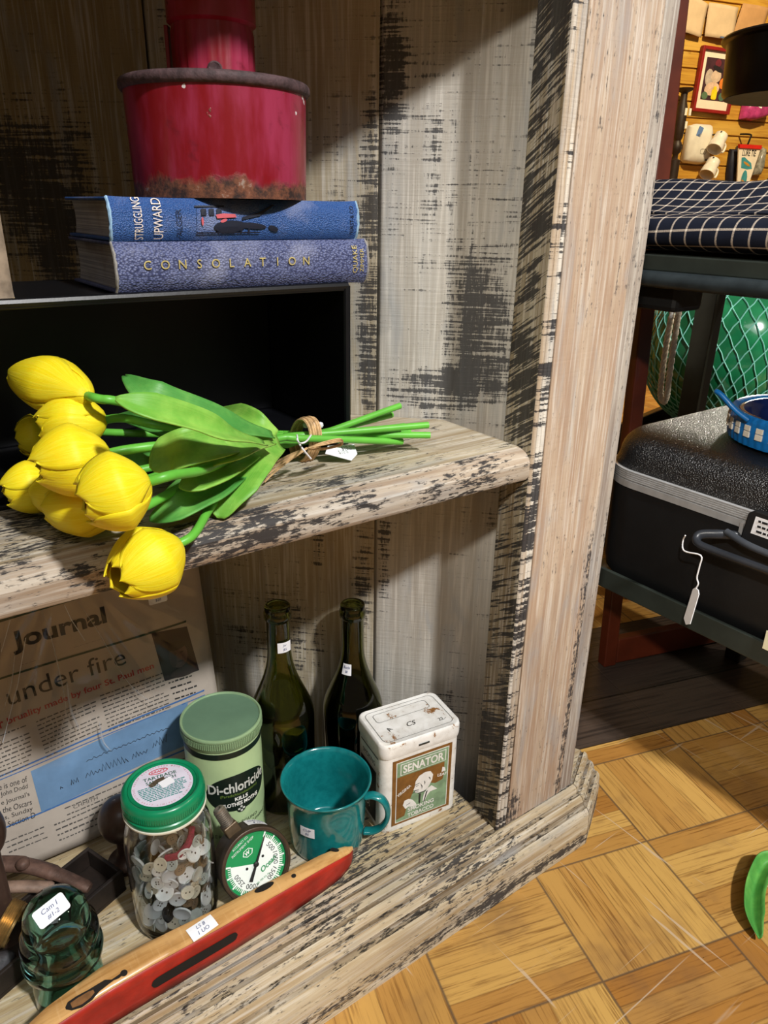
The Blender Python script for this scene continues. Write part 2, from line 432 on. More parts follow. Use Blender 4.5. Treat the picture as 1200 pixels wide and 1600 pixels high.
# ------------------------------------------------------------------ corner hutch
S2 = 1.052                      # back walls of the corner cabinet: x + y = S2 on the right, mirrored on the left
XC = 0.04
hutch = thing('corner_hutch', 'distressed cream painted wooden corner hutch with open shelves', 'cabinet', (XC, 0.436, FZ))
HO = Vector((XC, 0.436, FZ))
def H(p): return Vector(p) - HO
def hbox(polyxy, z0, z1): return MB().prism([(x - HO.x, y - HO.y) for x, y in polyxy], z0 - HO.z, z1 - HO.z)
TOPZ = 1.12
edges = [0.585, 0.4385, 0.2845, 0.1315, 0.04]
def SP(x, y, z, rx, rz, k): return ((x - HO.x, y - HO.y, z - HO.z), (rx, rx, rz), k)
bsp = {'pale': [SP(.505, .547, .55, .052, .10, .72), SP(.48, .572, .478, .075, .040, .62), SP(.444, .608, .76, .022, .09, .6), SP(.49, .562, .06, .03, .09, .45), SP(.475, .577, .70, .008, .06, .35), SP(.444, .608, .30, .010, .12, .45)],
       'tan': [SP(.431, .621, .66, .016, .12, .62), SP(.431, .621, .50, .018, .10, .65), SP(.428, .624, .25, .018, .10, .5), SP(.36, .69, .17, .07, .09, .35), SP(.39, .66, .30, .012, .06, .4)],
       'olive': [SP(.19, .862, .66, .075, .10, .7), SP(.21, .842, .60, .06, .06, .4)], 'brown': []}
bm_ = [painted_wood('back_board_paint_%s' % c, 'Z', cr, br, '#1e2027', am, 0.60, 4.2, of, spots=bsp[c], con=0.45, sawf=430.0, sawa=16.0, opa=0.86) for c, cr, br, am, of in
       (('pale', '#bab8b2', '#968c7c', 0.22, (3.1, 0, 0.25)), ('tan', '#b3a993', '#8b7b60', 0.22, (7.7, 1, 2.0)), ('olive', '#a3916c', '#7c6743', 0.22, (1.3, 5, 1.0)), ('brown', '#a3916c', '#7c6743', 0.3, (9.3, 2, 0)))]
th = 0.014 * math.sqrt(2)
for sgn in (1, -1):
    for i in range(4):
        a, b = edges[i], edges[i + 1]; g = 0.0011
        a -= g if i else 0; b += g
        P = [(XC + sgn * (x - XC), S2 - x + dy) for x, dy in ((a, 0), (b, 0), (b, th), (a, th))]
        hbox(P, FZ, TOPZ).build('back_board', bm_[i], hutch, smooth=0, bevel=0.0012, seg=2)
    # thin black sheet behind the gaps between the boards
    P = [(XC + sgn * (x - XC), S2 - x + dy) for x, dy in ((0.585, th), (0.04, th), (0.04, th + 0.004), (0.585, th + 0.004))]
    hbox(P, FZ, TOPZ).build('backing_sheet', MAT['black_ink'], hutch, smooth=0)
shelf_paint = painted_wood('shelf_paint', 'X', '#b9ae98', '#97866a', '#26272d', 0.55, 0.05, 9.0, (0, 0, 4.2))
base_paint = painted_wood('base_paint', 'X', '#c4b491', '#a18a63', '#26272d', 0.28, 0.05, 9.0, (4, 0, 4.0), spots=[SP(.478, .478, 0, .05, .05, .38), SP(.3, .465, 0, .14, .016, .3)])
nose_paint = painted_wood('nosing_paint', 'X', '#bdb3a4', '#95816c', '#202127', 0.80, 0.12, 9.0, (2, 0, 1.2), wear='#a5673e')
stile_paint = painted_wood('stile_paint', 'Z', '#b3a18d', '#937660', '#2f2f34', 0.16, 0.2, 4.0, (0, 2, 0.4), wear='#a06a50', fin=1.5, con=0.6, spots=[SP(.50, .436, 0.0, .03, .06, .5), SP(.585, .436, .12, .012, .4, .45)])
rough_paint = painted_wood('rough_sawn_paint', 'Z', '#a59d88', '#75674f', '#1a1b20', 0.8, 0.85, 6.0, (0, 5, 0), spots=[SP(.487, .455, .5, .3, 2.0, .34)], cut=0.55, sawf=420.0, sawa=24.0, opa=0.9)
bead_paint = painted_wood('bead_paint', 'Z', '#c9c4ba', '#a08d76', '#191a22', 0.9, 0.8, 9.0, (5, 0, 0), wear='#a5673e', spots=[SP(.49, .436, .3, .1, .5, .22)])
def wedge(front, back_in=0.001, xr=None, xl=None):
    """shelf outline of the corner: front edge at y=front, sides following the two back walls"""
    xr = 0.487 if xr is None else xr; xl = 2 * XC - xr
    r = S2 - back_in
    return [(xl, front), (xr, front), (xr, r - xr), (XC, r - XC), (xl, r - xr)]
def shelf(name, z, front, thick, mat, nosemat):
    mbx = hbox(wedge(front + 0.016), z - thick, z)
    s = mbx.build(name, mat, hutch, smooth=0, bevel=0.0008)
    prof = [(front + 0.0165, z), (front + 0.0155, z - 0.0012), (front + 0.0145, z), (front + 0.006, z - 0.002), (front + 0.0015, z - 0.006), (front, z - 0.0085),
            (front - 0.0012, z - 0.0105), (front - 0.0008, z - 0.0135), (front - 0.001, z - 0.024), (front + 0.0015, z - 0.0275), (front + 0.0165, z - 0.0275)]
    mb = MB(); n = len(prof); vs = []
    cuts = [(0.486, 0), (0.482, -0.0), (-0.402, 0), (-0.406, 0)]
    xsn = [(0.4862, 0.004), (0.4852, 0.0012), (0.482, 0.0), (-0.402, 0.0), (-0.406, 0.003)]
    for x, inset in xsn:
        for y, zz in prof: vs.append(H((x, y + inset * (1 if y < front + 0.01 else 0), zz - (inset * 0.6 if zz > z - 0.01 else -inset * 0.6 if zz < z - 0.02 else 0))))
    m = len(xsn)
    fs = [(i * n + k, (i + 1) * n + k, (i + 1) * n + (k + 1) % n, i * n + (k + 1) % n) for i in range(m - 1) for k in range(n)]
    fs += [tuple(range(n)), tuple(range((m - 1) * n, m * n))[::-1]]
    mb.add(vs, fs).build('nosing', nosemat, s, smooth=35)
    return s
SH = 0.449
shelf('middle_shelf', SH, 0.438, 0.026, shelf_paint, nose_paint)
shelf('upper_shelf', 0.894, 0.438, 0.026, shelf_paint, nose_paint)
hbox(wedge(0.478), -0.02, 0.0).build('base_shelf', base_paint, hutch, smooth=0)
# swept base moulding, mitred at the corner
prof = [(0.050, -0.0005), (0.0425, 0.0), (0.0415, -0.0022), (0.0400, -0.0022), (0.0390, 0.0), (0.0345, 0.0), (0.0335, -0.0026), (0.0318, -0.0026), (0.0308, -0.0002), (0.0285, 0.0), (0.0262, -0.0002), (0.0252, -0.0028), (0.0235, -0.0028), (0.0225, -0.0004),
        (0.0190, 0.0), (0.0160, -0.0004), (0.0150, -0.0030), (0.0130, -0.0030), (0.012, 0.0), (0.0045, 0.0), (0.0030, -0.0026), (0.0010, -0.0026), (0.0000, -0.0008), (-0.0030, -0.0018), (-0.0052, -0.0048), (-0.0060, -0.0095), (-0.0074, -0.0118),
        (-0.0100, -0.0118), (-0.0130, -0.0140), (-0.0150, -0.0185), (-0.0154, -0.0225), (-0.0172, -0.0250), (-0.0200, -0.0255), (-0.0230, -0.0290), (-0.0245, -0.0350), (-0.0243, -0.0420), (-0.0252, -0.0450), (-0.0252, -0.0795), (0.050, -0.0795)]
MAT['groove'] = painted_wood('groove_shade', 'X', '#9a8a70', '#6d5c46', '#1d1a18', 0.7, 0.05, 9.0, (1, 1, 1))  # shade of grooves and ogee recesses put into a darker, worn paint
ANG = math.radians(29); d2 = Vector((math.cos(ANG), math.sin(ANG)))
def sweep(path, name, mat, parent, miters):
    mb = MB(); n = len(prof); vs = []
    for (x, y), (nx, ny) in zip(path, miters):
        for o, z in prof: vs.append(H((x + nx * o, y + ny * o, z)))
    m = len(path)
    fs = [(i * n + k, (i + 1) * n + k, (i + 1) * n + (k + 1) % n, i * n + (k + 1) % n) for i in range(m - 1) for k in range(n)]
    fs += [tuple(range(n)), tuple(range((m - 1) * n, m * n))[::-1]]
    mb.add(vs, fs)
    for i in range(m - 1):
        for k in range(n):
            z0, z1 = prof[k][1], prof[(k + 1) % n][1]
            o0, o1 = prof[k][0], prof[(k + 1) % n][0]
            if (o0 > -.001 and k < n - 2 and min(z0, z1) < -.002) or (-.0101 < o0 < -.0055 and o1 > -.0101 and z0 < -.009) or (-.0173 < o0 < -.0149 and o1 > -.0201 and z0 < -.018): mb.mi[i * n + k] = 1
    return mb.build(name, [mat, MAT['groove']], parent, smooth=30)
n1 = Vector((0, 1)); n2 = Vector((-d2.y, d2.x)); mit = (n1 + n2) / (1 + n1.dot(n2))
cx, cy = 0.6135, 0.436
mold = painted_wood('moulding_paint', 'X', '#c3b69c', '#a08a68', '#26262b', 0.45, 0.1, 9.0, (2, 3, 0.6), wear='#8a5a3a', spots=[SP(.1, .41, -.064, 1.5, .014, .5), SP(.43, .46, 0, .08, .03, .3)])
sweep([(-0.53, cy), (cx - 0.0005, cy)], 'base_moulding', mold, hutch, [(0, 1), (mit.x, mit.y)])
e = Vector((cx, cy)) + d2 * 0.066
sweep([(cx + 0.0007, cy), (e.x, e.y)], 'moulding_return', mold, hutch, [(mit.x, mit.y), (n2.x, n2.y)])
# stile: three reeds, broad face, narrow outer board
hbox([(0.4835, 0.4385), (0.4995, 0.4385), (0.4995, 0.472), (0.492, 0.478), (0.4875, 0.478)], 0, TOPZ).build('stile_inner_edge', rough_paint, hutch, smooth=0, bevel=0.0015)
for k, xk in enumerate((0.4862, 0.4915, 0.4965)):
    mb = MB(); r = 0.0026 if k != 1 else 0.0027; nn = 26; vs = []; q = 9
    zz = [0.0 + TOPZ * i / nn for i in range(nn + 1)]
    for z in zz:
        for j in range(q):
            a = PI * j / (q - 1); vs.append(H((xk - r * math.cos(a), 0.4384 - 0.0024 * math.sin(a), z)))
    mb.add(vs, [(i * q + j, i * q + j + 1, (i + 1) * q + j + 1, (i + 1) * q + j) for i in range(nn) for j in range(q - 1)])
    mb.build('reed_moulding', bead_paint, hutch, smooth=60)
hbox([(0.4998, 0.436), (0.5885, 0.436), (0.5895, 0.4375), (0.5895, 0.470), (0.4998, 0.470)], 0, TOPZ).build('stile_face', stile_paint, hutch, smooth=0, bevel=0.0008)
side_paint = painted_wood('side_paint', 'Z', '#a39a8f', '#85786e', '#2a2a30', 0.22, 0.2, 4.0, (3, 2, 2.4), wear='#86624e')
hbox([(0.5905, 0.4372), (0.6095, 0.4372), (0.632, 0.470), (0.585, 0.520), (0.5905, 0.470)], 0, TOPZ).build('side_panel', side_paint, hutch, smooth=0, bevel=0.0012)
# left stile, mirrored, out of the picture to the left
hbox([(2 * XC - 0.6095, 0.4372), (2 * XC - 0.4835, 0.4372), (2 * XC - 0.4875, 0.478), (2 * XC - 0.585, 0.520)], 0, TOPZ).build('stile_face', stile_paint, hutch, smooth=0, bevel=0.001)
hbox([(2 * XC - 0.61, 0.436), (0.61, 0.436), (0.585, 0.520), (XC, S2 + 0.0 - XC + 0.03), (2 * XC - 0.585, 0.520)], TOPZ, TOPZ + 0.02).build('top_board', stile_paint, hutch, smooth=0, bevel=0.003)
hbox([(0.4832, 0.4440), (0.4836, 0.4440), (0.4836, 0.4500), (0.4832, 0.4500)], 0.006, 0.022).build('corner_notch', MAT['black_ink'], hutch, smooth=0)

# ------------------------------------------------------------------ black bin on the middle shelf
MAT['bin'] = plain('black_enamel', '#0b0c10', 0.38, 0.2, bump=0.05)
t = thing('storage_bin', 'black open fronted metal bin lying on the middle shelf under two blue books', 'bin', (0.215, 0.545, SH + 0.0003))
zt = 0.1405; xr = 0.1435; xl = -0.33; dep = 0.146
mb = MB(); w = 0.004
mb.box((xl, 0, 0), (xr, dep, 0.004)); mb.box((xl, 0, zt - 0.005), (xr - .004, dep, zt))
mb.box((xl, dep - w, 0.004), (xr - .004, dep, zt - 0.005)); mb.box((xl, 0, 0.004), (xl + w, dep - w, zt - 0.005))
mb.prism([(xr - w, 0.0), (xr, 0.0), (xr, dep), (xr - w, dep)], 0.004, zt)
mb.build('shell', MAT['bin'], t, smooth=0, bevel=0.0012)
mb = MB(); mb.tube([(xl, 0.002, zt - 0.001), (xr - 0.001, 0.002, zt - 0.001)], 0.0032, 8)
mb.tube([(xr - 0.0015, 0.002, zt - 0.001), (xr - 0.0015, 0.002, 0.003)], 0.0032, 8)
mb.build('rolled_rim', MAT['bin'], t)

# ------------------------------------------------------------------ books
def leather(name, c1, c2, scale=260):
    s = Nodes(name); v = s.coord()
    vo = s.n('ShaderNodeTexVoronoi'); s.l(s.mapping(v, (scale, scale * 2.2, scale * 1.3)), vo.inputs['Vector']); vo.inputs['Scale'].default_value = 1.0
    d = vo.outputs['Distance']
    big = s.noise(v, 22, 4)
    c = s.mix(s.step(d, 0.15, 0.8), lin(c1), lin(c2))
    c = s.mix(s.math('MULTIPLY', s.step(big, 0.5, 0.75), 0.4), c, lin('#a3a6bd'))
    s.bsdf(c, 0.5, spec=0.55, bump=d, bstr=0.6, bdist=0.0012); return s.mat
MAT['pages'] = None
def pages_mat():
    s = Nodes('book_pages'); v = s.coord()
    n = s.noise(s.mapping(v, (4, 4, 900)), 1.0, 3, 0.6)
    b = s.noise(v, 18, 4)
    c = s.mix(s.step(n, 0.35, 0.65), lin('#88868a'), lin('#b9b6b4')); c = s.mix(s.math('MULTIPLY', s.step(b, .5, .75), .5), c, lin('#77664f'))
    s.bsdf(c, 0.8, bump=n, bstr=0.3, bdist=0.0006); return s.mat
MAT['pages'] = pages_mat()
MAT['gilt'] = plain('faded_gilt', '#c9b878', 0.45, 0.2, 200, metal=0.3)
MAT['worn_edge'] = plain('worn_board_edge', '#8d8a86', 0.8, 0.3, 160)
def spine_path(thick, bulge, hinge=0.004, n=10):
    """(y,z) outline of a rounded spine, y=0 at its outermost"""
    out = []
    for k in range(n + 1):
        a = -PI / 2 + PI * k / n
        out.append((bulge * (1 - math.cos(a) ** 0.6 if abs(math.cos(a)) > 1e-6 else bulge / bulge) if True else 0, thick / 2 + thick / 2 * math.sin(a) * 1.0))
    return out
def book(name, label, loc, L, thick, depth, cov, bulge, rz=0.0, board=0.0022, inset=0.005, edge=None, group=None):
    t = thing(name, label, 'book', loc, rz, group)
    n = 12; sp = []
    for k in range(n + 1):
        u = -1 + 2 * k / n
        sp.append((bulge * (abs(u) ** 2.6), thick / 2 + thick / 2 * math.copysign(abs(u) ** 0.85, u)))
    inner = [(y + board, min(max(z, board), thick - board)) for y, z in sp]
    # spine strip, slightly flared at head and tail
    mb = MB(); m = 22; vs = []
    for i in range(m + 1):
        x = L * i / m; flare = 0.0008 * (max(0, 1 - i / 1.5) + max(0, 1 - (m - i) / 1.5)); wob = 0.0004 * math.sin(9.1 * x * 30)
        vs += [(x, y - flare - wob * 0.3, z + (z / thick - .5) * flare * 1.5) for y, z in sp] + [(x, y, z) for y, z in inner[::-1]]
    q = 2 * (n + 1)
    fs = [(i * q + k, i * q + (k + 1) % q, (i + 1) * q + (k + 1) % q, (i + 1) * q + k) for i in range(m) for k in range(q)]
    fs += [tuple(range(q))[::-1], tuple(range(m * q, m * q + q))]
    mb.add(vs, fs)
    spn = mb.build('spine', cov, t, smooth=50)
    for z0 in (0.0, thick - board):
        mb = MB().box((0.001, bulge + 0.0004, z0), (L - 0.001, depth, z0 + board))
        mb.build('cover_board', cov, t, smooth=0, bevel=0.0008)
    # leaves with a hollow fore edge and rounded back
    mb = MB(); poly = []
    pts = []
    for k in range(9):
        u = -1 + 2 * k / 8; pts.append((bulge + 0.001 + 0.003 * u * u, thick / 2 + (thick / 2 - board - 0.0002) * u))
    for k in range(9):
        u = 1 - 2 * k / 8; pts.append((depth - inset - 0.005 * (1 - u * u), thick / 2 + (thick / 2 - board - 0.0002) * u))
    q = len(pts)
    vs = [(inset, y, z) for y, z in pts] + [(L - inset, y, z) for y, z in pts]
    mb.add(vs, [tuple(range(q))[::-1], tuple(range(q, 2 * q))] + [(k, (k + 1) % q, q + (k + 1) % q, q + k) for k in range(q)])
    mb.build('page_block', MAT['pages'], t, smooth=40)
    def surf(x, z, off):      # point on the spine face; x along the spine, z up the thickness from its middle
        u = max(-1, min(1, z / (thick / 2))); uu = math.copysign(abs(u) ** (1 / 0.85), u)
        return Vector((x, bulge * abs(uu) ** 2.6 - off - 0.0007, thick / 2 + z))
    if edge:
        for x0 in (0.0006, L - 0.0006):
            mb = MB(); mb.tube([(x0 + random.uniform(-.0004, .0004), y - 0.0003, z) for y, z in sp], [0.0009 + 0.0005 * random.random() for _ in sp], 6)
            mb.build('frayed_spine_edge', edge, t)
    return t, surf
b1c = leather('blue_grain_leather', '#666f98', '#363d62', 520)
zb = SH + zt
BX = 0.164
t1, sf = book('book', 'thick blue pebbled leather book lying on the black bin, gilt spaced letters on spine', (BX, 0.543, zb + 0.0015), 0.2125, 0.0345, 0.118, b1c, 0.006, edge=MAT['worn_edge'])
mb = MB()
for i, ch in enumerate('CONSOLATION'):
    letter(mb, ch, 0.0225 + i * 0.0129, 0.002, h=0.0062, fn=lambda x, y, z: sf(x, y, z), z=0.0003, bold=0.005)
mb.build('spine_title', MAT['gilt'], t1, smooth=0)
mb = MB()
letter(mb, 'QUAKE', 0.199, 0.002, h=0.0055, rot=PI / 2, fn=lambda x, y, z: sf(x, y, z), z=0.0003)
letter(mb, 'ZIMMER', 0.2055, 0.001, h=0.0036, rot=PI / 2, fn=lambda x, y, z: sf(x, y, z), z=0.0003)
mb.build('spine_author', MAT['gilt'], t1, smooth=0)
b2c = leather('blue_book_cloth', '#355f9f', '#244986', 900)
t2, sf2 = book('book', 'blue cloth book with white title and black horse stamp, directly under the red can', (BX + 0.0005, 0.5455, zb + 0.0365), 0.2035, 0.0285, 0.112, b2c, 0.0045, edge=plain('frayed_blue', '#8fb2cf', 0.8, 0.2, 200))
f2 = lambda x, y, z: sf2(x, y, z)
MAT['book_white'] = plain('white_foil_title', '#e6d9cf', 0.5)
mb = MB(); letter(mb, 'STRUGGLING', 0.0195, 0.0005, w=0.0275, h=0.0062, rot=PI / 2, fn=f2, z=0.0003)
letter(mb, 'UPWARD', 0.0335, 0.0005, w=0.0270, h=0.0068, rot=PI / 2, fn=f2, z=0.0003)
mb.build('spine_title', MAT['book_white'], t2, smooth=0)
MAT['stamp'] = plain('black_book_stamp', '#141a2c', 0.6)
mb = MB(); letter(mb, 'ALGER', 0.049, -0.002, h=0.0042, rot=PI / 2, fn=f2, z=0.0003, bold=-0.01); mb.build('spine_author', MAT['stamp'], t2, smooth=0); mb = MB(); letter(mb, 'HURST & CO', 0.1965, 0, w=0.022, h=0.0035, rot=PI / 2, fn=f2, z=0.0003)
mb.build('spine_imprint', MAT['stamp'], t2, smooth=0)
def blob(mb, pts, fn, z=0.0003):
    c = (sum(p[0] for p in pts) / len(pts), sum(p[1] for p in pts) / len(pts)); vs = [fn(c[0], c[1], z)] + [fn(x, y, z) for x, y in pts]; n = len(pts)
    mb.add(vs, [(0, 1 + k, 1 + (k + 1) % n) for k in range(n)])
def ell(cx, cy, rx, ry, rot=0, n=18): return [(cx + rx * math.cos(2 * PI * k / n) * math.cos(rot) - ry * math.sin(2 * PI * k / n) * math.sin(rot), cy + rx * math.cos(2 * PI * k / n) * math.sin(rot) + ry * math.sin(2 * PI * k / n) * math.cos(rot)) for k in range(n)]
mb = MB()
for a, b in (((0.062, 0.009), (0.084, 0.0094)), ((0.062, -0.009), (0.112, -0.0088)), ((0.0623, -0.009), (0.0623, 0.009))):
    d = 0.0005; blob(mb, [(a[0] - d, a[1] - d), (b[0] + d, b[1] - d), (b[0] + d, b[1] + d), (a[0] - d, a[1] + d)], f2)
blob(mb, ell(0.088, -0.0045, 0.013, 0.0042, 0.05), f2); blob(mb, ell(0.106, -0.004, 0.012, 0.0022, -0.08), f2); blob(mb, ell(0.124, -0.006, 0.0045, 0.002, -0.3), f2)
for x in (0.079, 0.086, 0.097, 0.103): blob(mb, [(x, -.005), (x + .0016, -.005), (x + .001, -.0088), (x - .0005, -.0088)], f2)
blob(mb, [(0.098, 0.0), (0.113, 0.003), (0.126, 0.0105), (0.1245, 0.011), (0.111, 0.0048), (0.098, 0.002)], f2)
for x in (0.066, 0.072, 0.078): blob(mb, [(x, 0.0075), (x + .004, 0.0075), (x + .004, 0.003), (x, 0.003)], f2)
mb.build('horse_stamp', MAT['stamp'], t2, smooth=0)
mb = MB(); blob(mb, [(0.077, 0.0035), (0.083, 0.0045), (0.0925, 0.004), (0.0935, 0.0018), (0.078, 0.001)], f2, 0.0005); blob(mb, ell(0.0665, -0.001, 0.0009, 0.003), f2, 0.0004); blob(mb, ell(0.083, -0.0005, 0.0028, 0.0011, 0.3), f2, .0006)
mb.build('red_saddle_print', plain('red_book_print', '#c25a63', 0.6), t2, smooth=0)
# worn book standing at the far left of the bin
t3, sf3 = book('book', 'worn grey brown book standing upright on the black bin at the left edge', (0.089, 0.640, zb + 0.0005), 0.062, 0.030, 0.09, plain('worn_brown_cloth', '#8b7b69', 0.8, 0.35, 60, bump=0.4, bscale=140), 0.004, edge=plain('frayed_tan', '#b59a63', 0.9, 0.3, 200))
t3.location = (0.0985, 0.548, zb + 0.0005); t3.rotation_euler = (0, -PI / 2, 0)

# ------------------------------------------------------------------ rusty red can
def red_paint():
    s = Nodes('chipped_red_paint'); v = s.coord()
    sep = s.n('ShaderNodeSeparateXYZ'); s.l(v, sep.inputs[0]); z = sep.outputs[2]
    n1 = s.noise(v, 38, 6, 0.65, 0.4); n2 = s.noise(v, 130, 6, 0.7); n3 = s.noise(s.mapping(v, (40, 40, 9)), 1.0, 4)
    red = s.mix(s.step(n3, 0.38, 0.68), lin('#7c0d17'), lin('#97304c'))  # magenta mottle stands in for a pinkish reflection on the red
    red = s.mix(s.math('MULTIPLY', s.step(n1, 0.58, 0.72), 0.55), red, lin('#5b1520'))
    edge = s.math('ADD', z, s.math('MULTIPLY', s.math('SUBTRACT', n1, 0.5), 0.035))
    rust = s.math('SUBTRACT', 1.0, s.step(edge, 0.008, 0.016))
    rc = s.mix(s.step(n2, 0.35, 0.65), lin('#2c1d1a'), lin('#7a4a33')); rc = s.mix(s.step(n2, 0.60, 0.72), rc, lin('#97857a'))
    chips = s.step(s.noise(v, 75, 3, 0.5), 0.70, 0.73)
    k = s.math('MAXIMUM', rust, s.math('MULTIPLY', chips, 0.85))
    col = s.mix(k, red, rc)
    col = s.mix(s.step(s.noise(s.mapping(v, loc=(3, 1, 2)), 95, 2, 0.5), 0.755, 0.77), col, lin('#cfc5c5'))
    s.bsdf(col, s.math('ADD', 0.33, s.math('MULTIPLY', k, 0.45)), spec=0.5, coat=0.15, bump=s.math('ADD', s.math('MULTIPLY', n2, k), s.math('MULTIPLY', n1, 0.25)), bstr=0.45, bdist=0.0015)
    return s.mat
MAT['red'] = red_paint()
MAT['rust'] = plain('rusty_rim', '#4a383a', 0.7, 0.45, 130, bump=0.6, bscale=260)
zc = zb + 0.0365 + 0.0289
t = thing('red_can', 'chipped red metal can with rusty rim and narrow ribbed neck, standing on blue books', 'can', (0.2725, 0.599, zc))
mb = MB(); prof = [(0, 0.001), (0.0655, 0.001), (0.0668, 0.0)]
for k in range(1, 13): prof.append((0.0668 + 0.0016 * k / 12, 0.074 * k / 12))
prof += [(0.0655, 0.074), (0.05, 0.0755), (0, 0.076)]
mb.lathe(prof, 72); mb.build('can_body', MAT['red'], t, smooth=50)
mb = MB(); prof = []
for k in range(13):
    a = 2 * PI * k / 12; prof.append((0.0687 + 0.0030 * math.cos(a), 0.0768 + 0.0042 * math.sin(a)))
mb.lathe(prof[:-1], 72, closed=True); mb.build('rolled_rim', MAT['rust'], t, smooth=80)
mb = MB(); NN = 96; vs = []; zz = [0.074, 0.079, 0.083, 0.112, 0.117, 0.119, 0.165, 0.168]; rr = [.031, .0305, .0295, .0295, .0295, .0325, .0325, .030]
for z, r in zip(zz, rr):
    for k in range(NN):
        f = 0.0011 * max(0, math.cos(k * 2 * PI / NN * 24)) if 0.08 < z < 0.114 else 0
        vs.append(((r + f) * math.cos(2 * PI * k / NN), (r + f) * math.sin(2 * PI * k / NN), z))
fs = [(i * NN + k, i * NN + (k + 1) % NN, (i + 1) * NN + (k + 1) % NN, (i + 1) * NN + k) for i in range(len(zz) - 1) for k in range(NN)] + [tuple(range((len(zz) - 1) * NN, len(zz) * NN))]
mb.add(vs, fs); mb.build('neck', MAT['red'], t, smooth=50)
left = Vector((-0.81, 0.585, 0))
p = left * 0.0335; mb = MB(); M = frame(p, Vector((0.585, 0.81, 0)), (0, 0, 1))
mb.box((-0.004, 0.074, -0.0015), (0.004, 0.118, 0.0015), M); mb.build('side_tab', MAT['red'], t, smooth=0, bevel=0.0006)
mb = MB(); M = frame(Vector((-0.4, -0.9, 0)).normalized() * 0.0300 + Vector((0, 0, 0.086)), (0.9, -0.4, 0), (0, 0, 1))
mb.lathe([(0.0045, 0), (0.0055, 0.001), (0.0045, 0.002), (0.0032, 0.0015), (0, 0.001)], 20, M); mb.build('dented_plug', MAT['rust'], t, smooth=60)

# ------------------------------------------------------------------ tied bunch of artificial tulips
def petal_mat():
    s = Nodes('yellow_petal'); v = s.coord('UV')
    veins = s.noise(s.mapping(v, (38, 1.6, 1)), 1.0, 4, 0.6, 0.6)
    n = s.noise(s.coord(), 45, 3)
    c = s.mix(s.step(veins, 0.35, 0.7), lin('#f3d515'), lin('#f8e135')); c = s.mix(s.math('MULTIPLY', s.step(n, 0.45, 0.7), 0.5), c, lin('#f4d00c'))
    s.bsdf(c, 0.5, spec=0.35, bump=veins, bstr=0.28, bdist=0.0012, sss=0.15); return s.mat
def leaf_mat(name, a, b):
    s = Nodes(name); v = s.coord('UV')
    ribs = s.noise(s.mapping(v, (30, 0.8, 1)), 1.0, 3, 0.5); n = s.noise(s.coord(), 32, 4)
    c = s.mix(s.step(n, 0.35, 0.68), lin(a), lin(b))
    s.bsdf(c, 0.45, spec=0.4, bump=ribs, bstr=0.25, bdist=0.001, sss=0.05); return s.mat
MAT['petal'] = petal_mat()
MAT['leaf'] = leaf_mat('tulip_leaf_green', '#6aa93c', '#95c656'); MAT['leaf_dark'] = leaf_mat('tulip_leaf_deep_green', '#4b9140', '#6fb052')
MAT['stem'] = plain('tulip_stem_green', '#62b23e', 0.4, 0.1, 30)
MAT['raffia'] = plain('raffia', '#c9a576', 0.7, 0.25, 200, bump=0.3)
MAT['string'] = plain('white_string', '#e6e6ea', 0.7, 0.05)
tie = atz(474, 684, SH + 0.026)
bunch = thing('tulip_bunch', 'bunch of yellow artificial tulips with green leaves tied with raffia on the middle shelf', 'flowers', (tie.x, tie.y, SH))
BO = Vector((tie.x, tie.y, SH))
def bloom(base, tip, width, roll, openness=0.2, seed=0):
    """six overlapping petals; base and tip in world space, width = greatest breadth"""
    rnd = random.Random(seed)
    base = Vector(base); tip = Vector(tip); ax = tip - base; L = ax.length
    ez = ax.normalized(); ex = ez.cross(Vector((0.3, 0.2, 1))).normalized(); ey = ez.cross(ex)
    M = Matrix.Identity(4)
    for i in range(3): M[i][0] = ex[i]; M[i][1] = ey[i]; M[i][2] = ez[i]; M[i][3] = (base - BO)[i]
    M = M @ Matrix.Rotation(roll, 4, 'Z')
    R = width / 2; mb = MB()
    def rad(t):
        return R * (min(1, (t / 0.42)) ** 0.55 * (1.0 if t < 0.42 else 1) if t < 0.42 else 1 - (1 - 0.42 - openness) * 0 - (t - 0.42) ** 2 * (2.5 - 2.6 * openness))
    for ring in (0, 1):
        for k in range(3):
            phi = 2 * PI * k / 3 + ring * PI / 3 + rnd.uniform(-.10, .10); h = (0.97 if ring == 0 else 1.0) * rnd.uniform(0.95, 1.03)
            off = 0.0 if ring == 0 else 0.0011; tw = rnd.uniform(-.12, .12); lean = rnd.uniform(-0.02, 0.05) * R
            W = 1.22 if ring == 0 else 1.08
            def fn(u, v, phi=phi, h=h, off=off, tw=tw, W=W, lean=lean):
                uu = 2 * u - 1; ww = W * (max(0.0, 1 - v ** 9)) ** 0.5 * (0.55 + 0.45 * min(1, v / 0.3))
                a = phi + uu * ww + tw * v
                t = v * h * (1 - 0.05 * uu * uu * v)
                r = max(0.0006, rad(t)) + off * min(1, v * 6) + lean * v + 0.0007 * math.cos(uu * PI) * v + (0.0015 * abs(uu) ** 3 * v * (1 if off else -0.5))
                return (r * math.cos(a), r * math.sin(a), t * L)
            mb.grid(fn, 14, 18, M, uvfn=lambda u, v: (u, v))
    return mb
def put_stem(pts, r=0.0030):
    P = spline([Vector(p) - BO for p in pts], 7); n = len(P)
    mb = MB(); mb.tube(P, r, 10); return mb.build('stem', MAT['stem'], bunch)
T = lambda px, py, dz: atz(px, py, SH + dz)
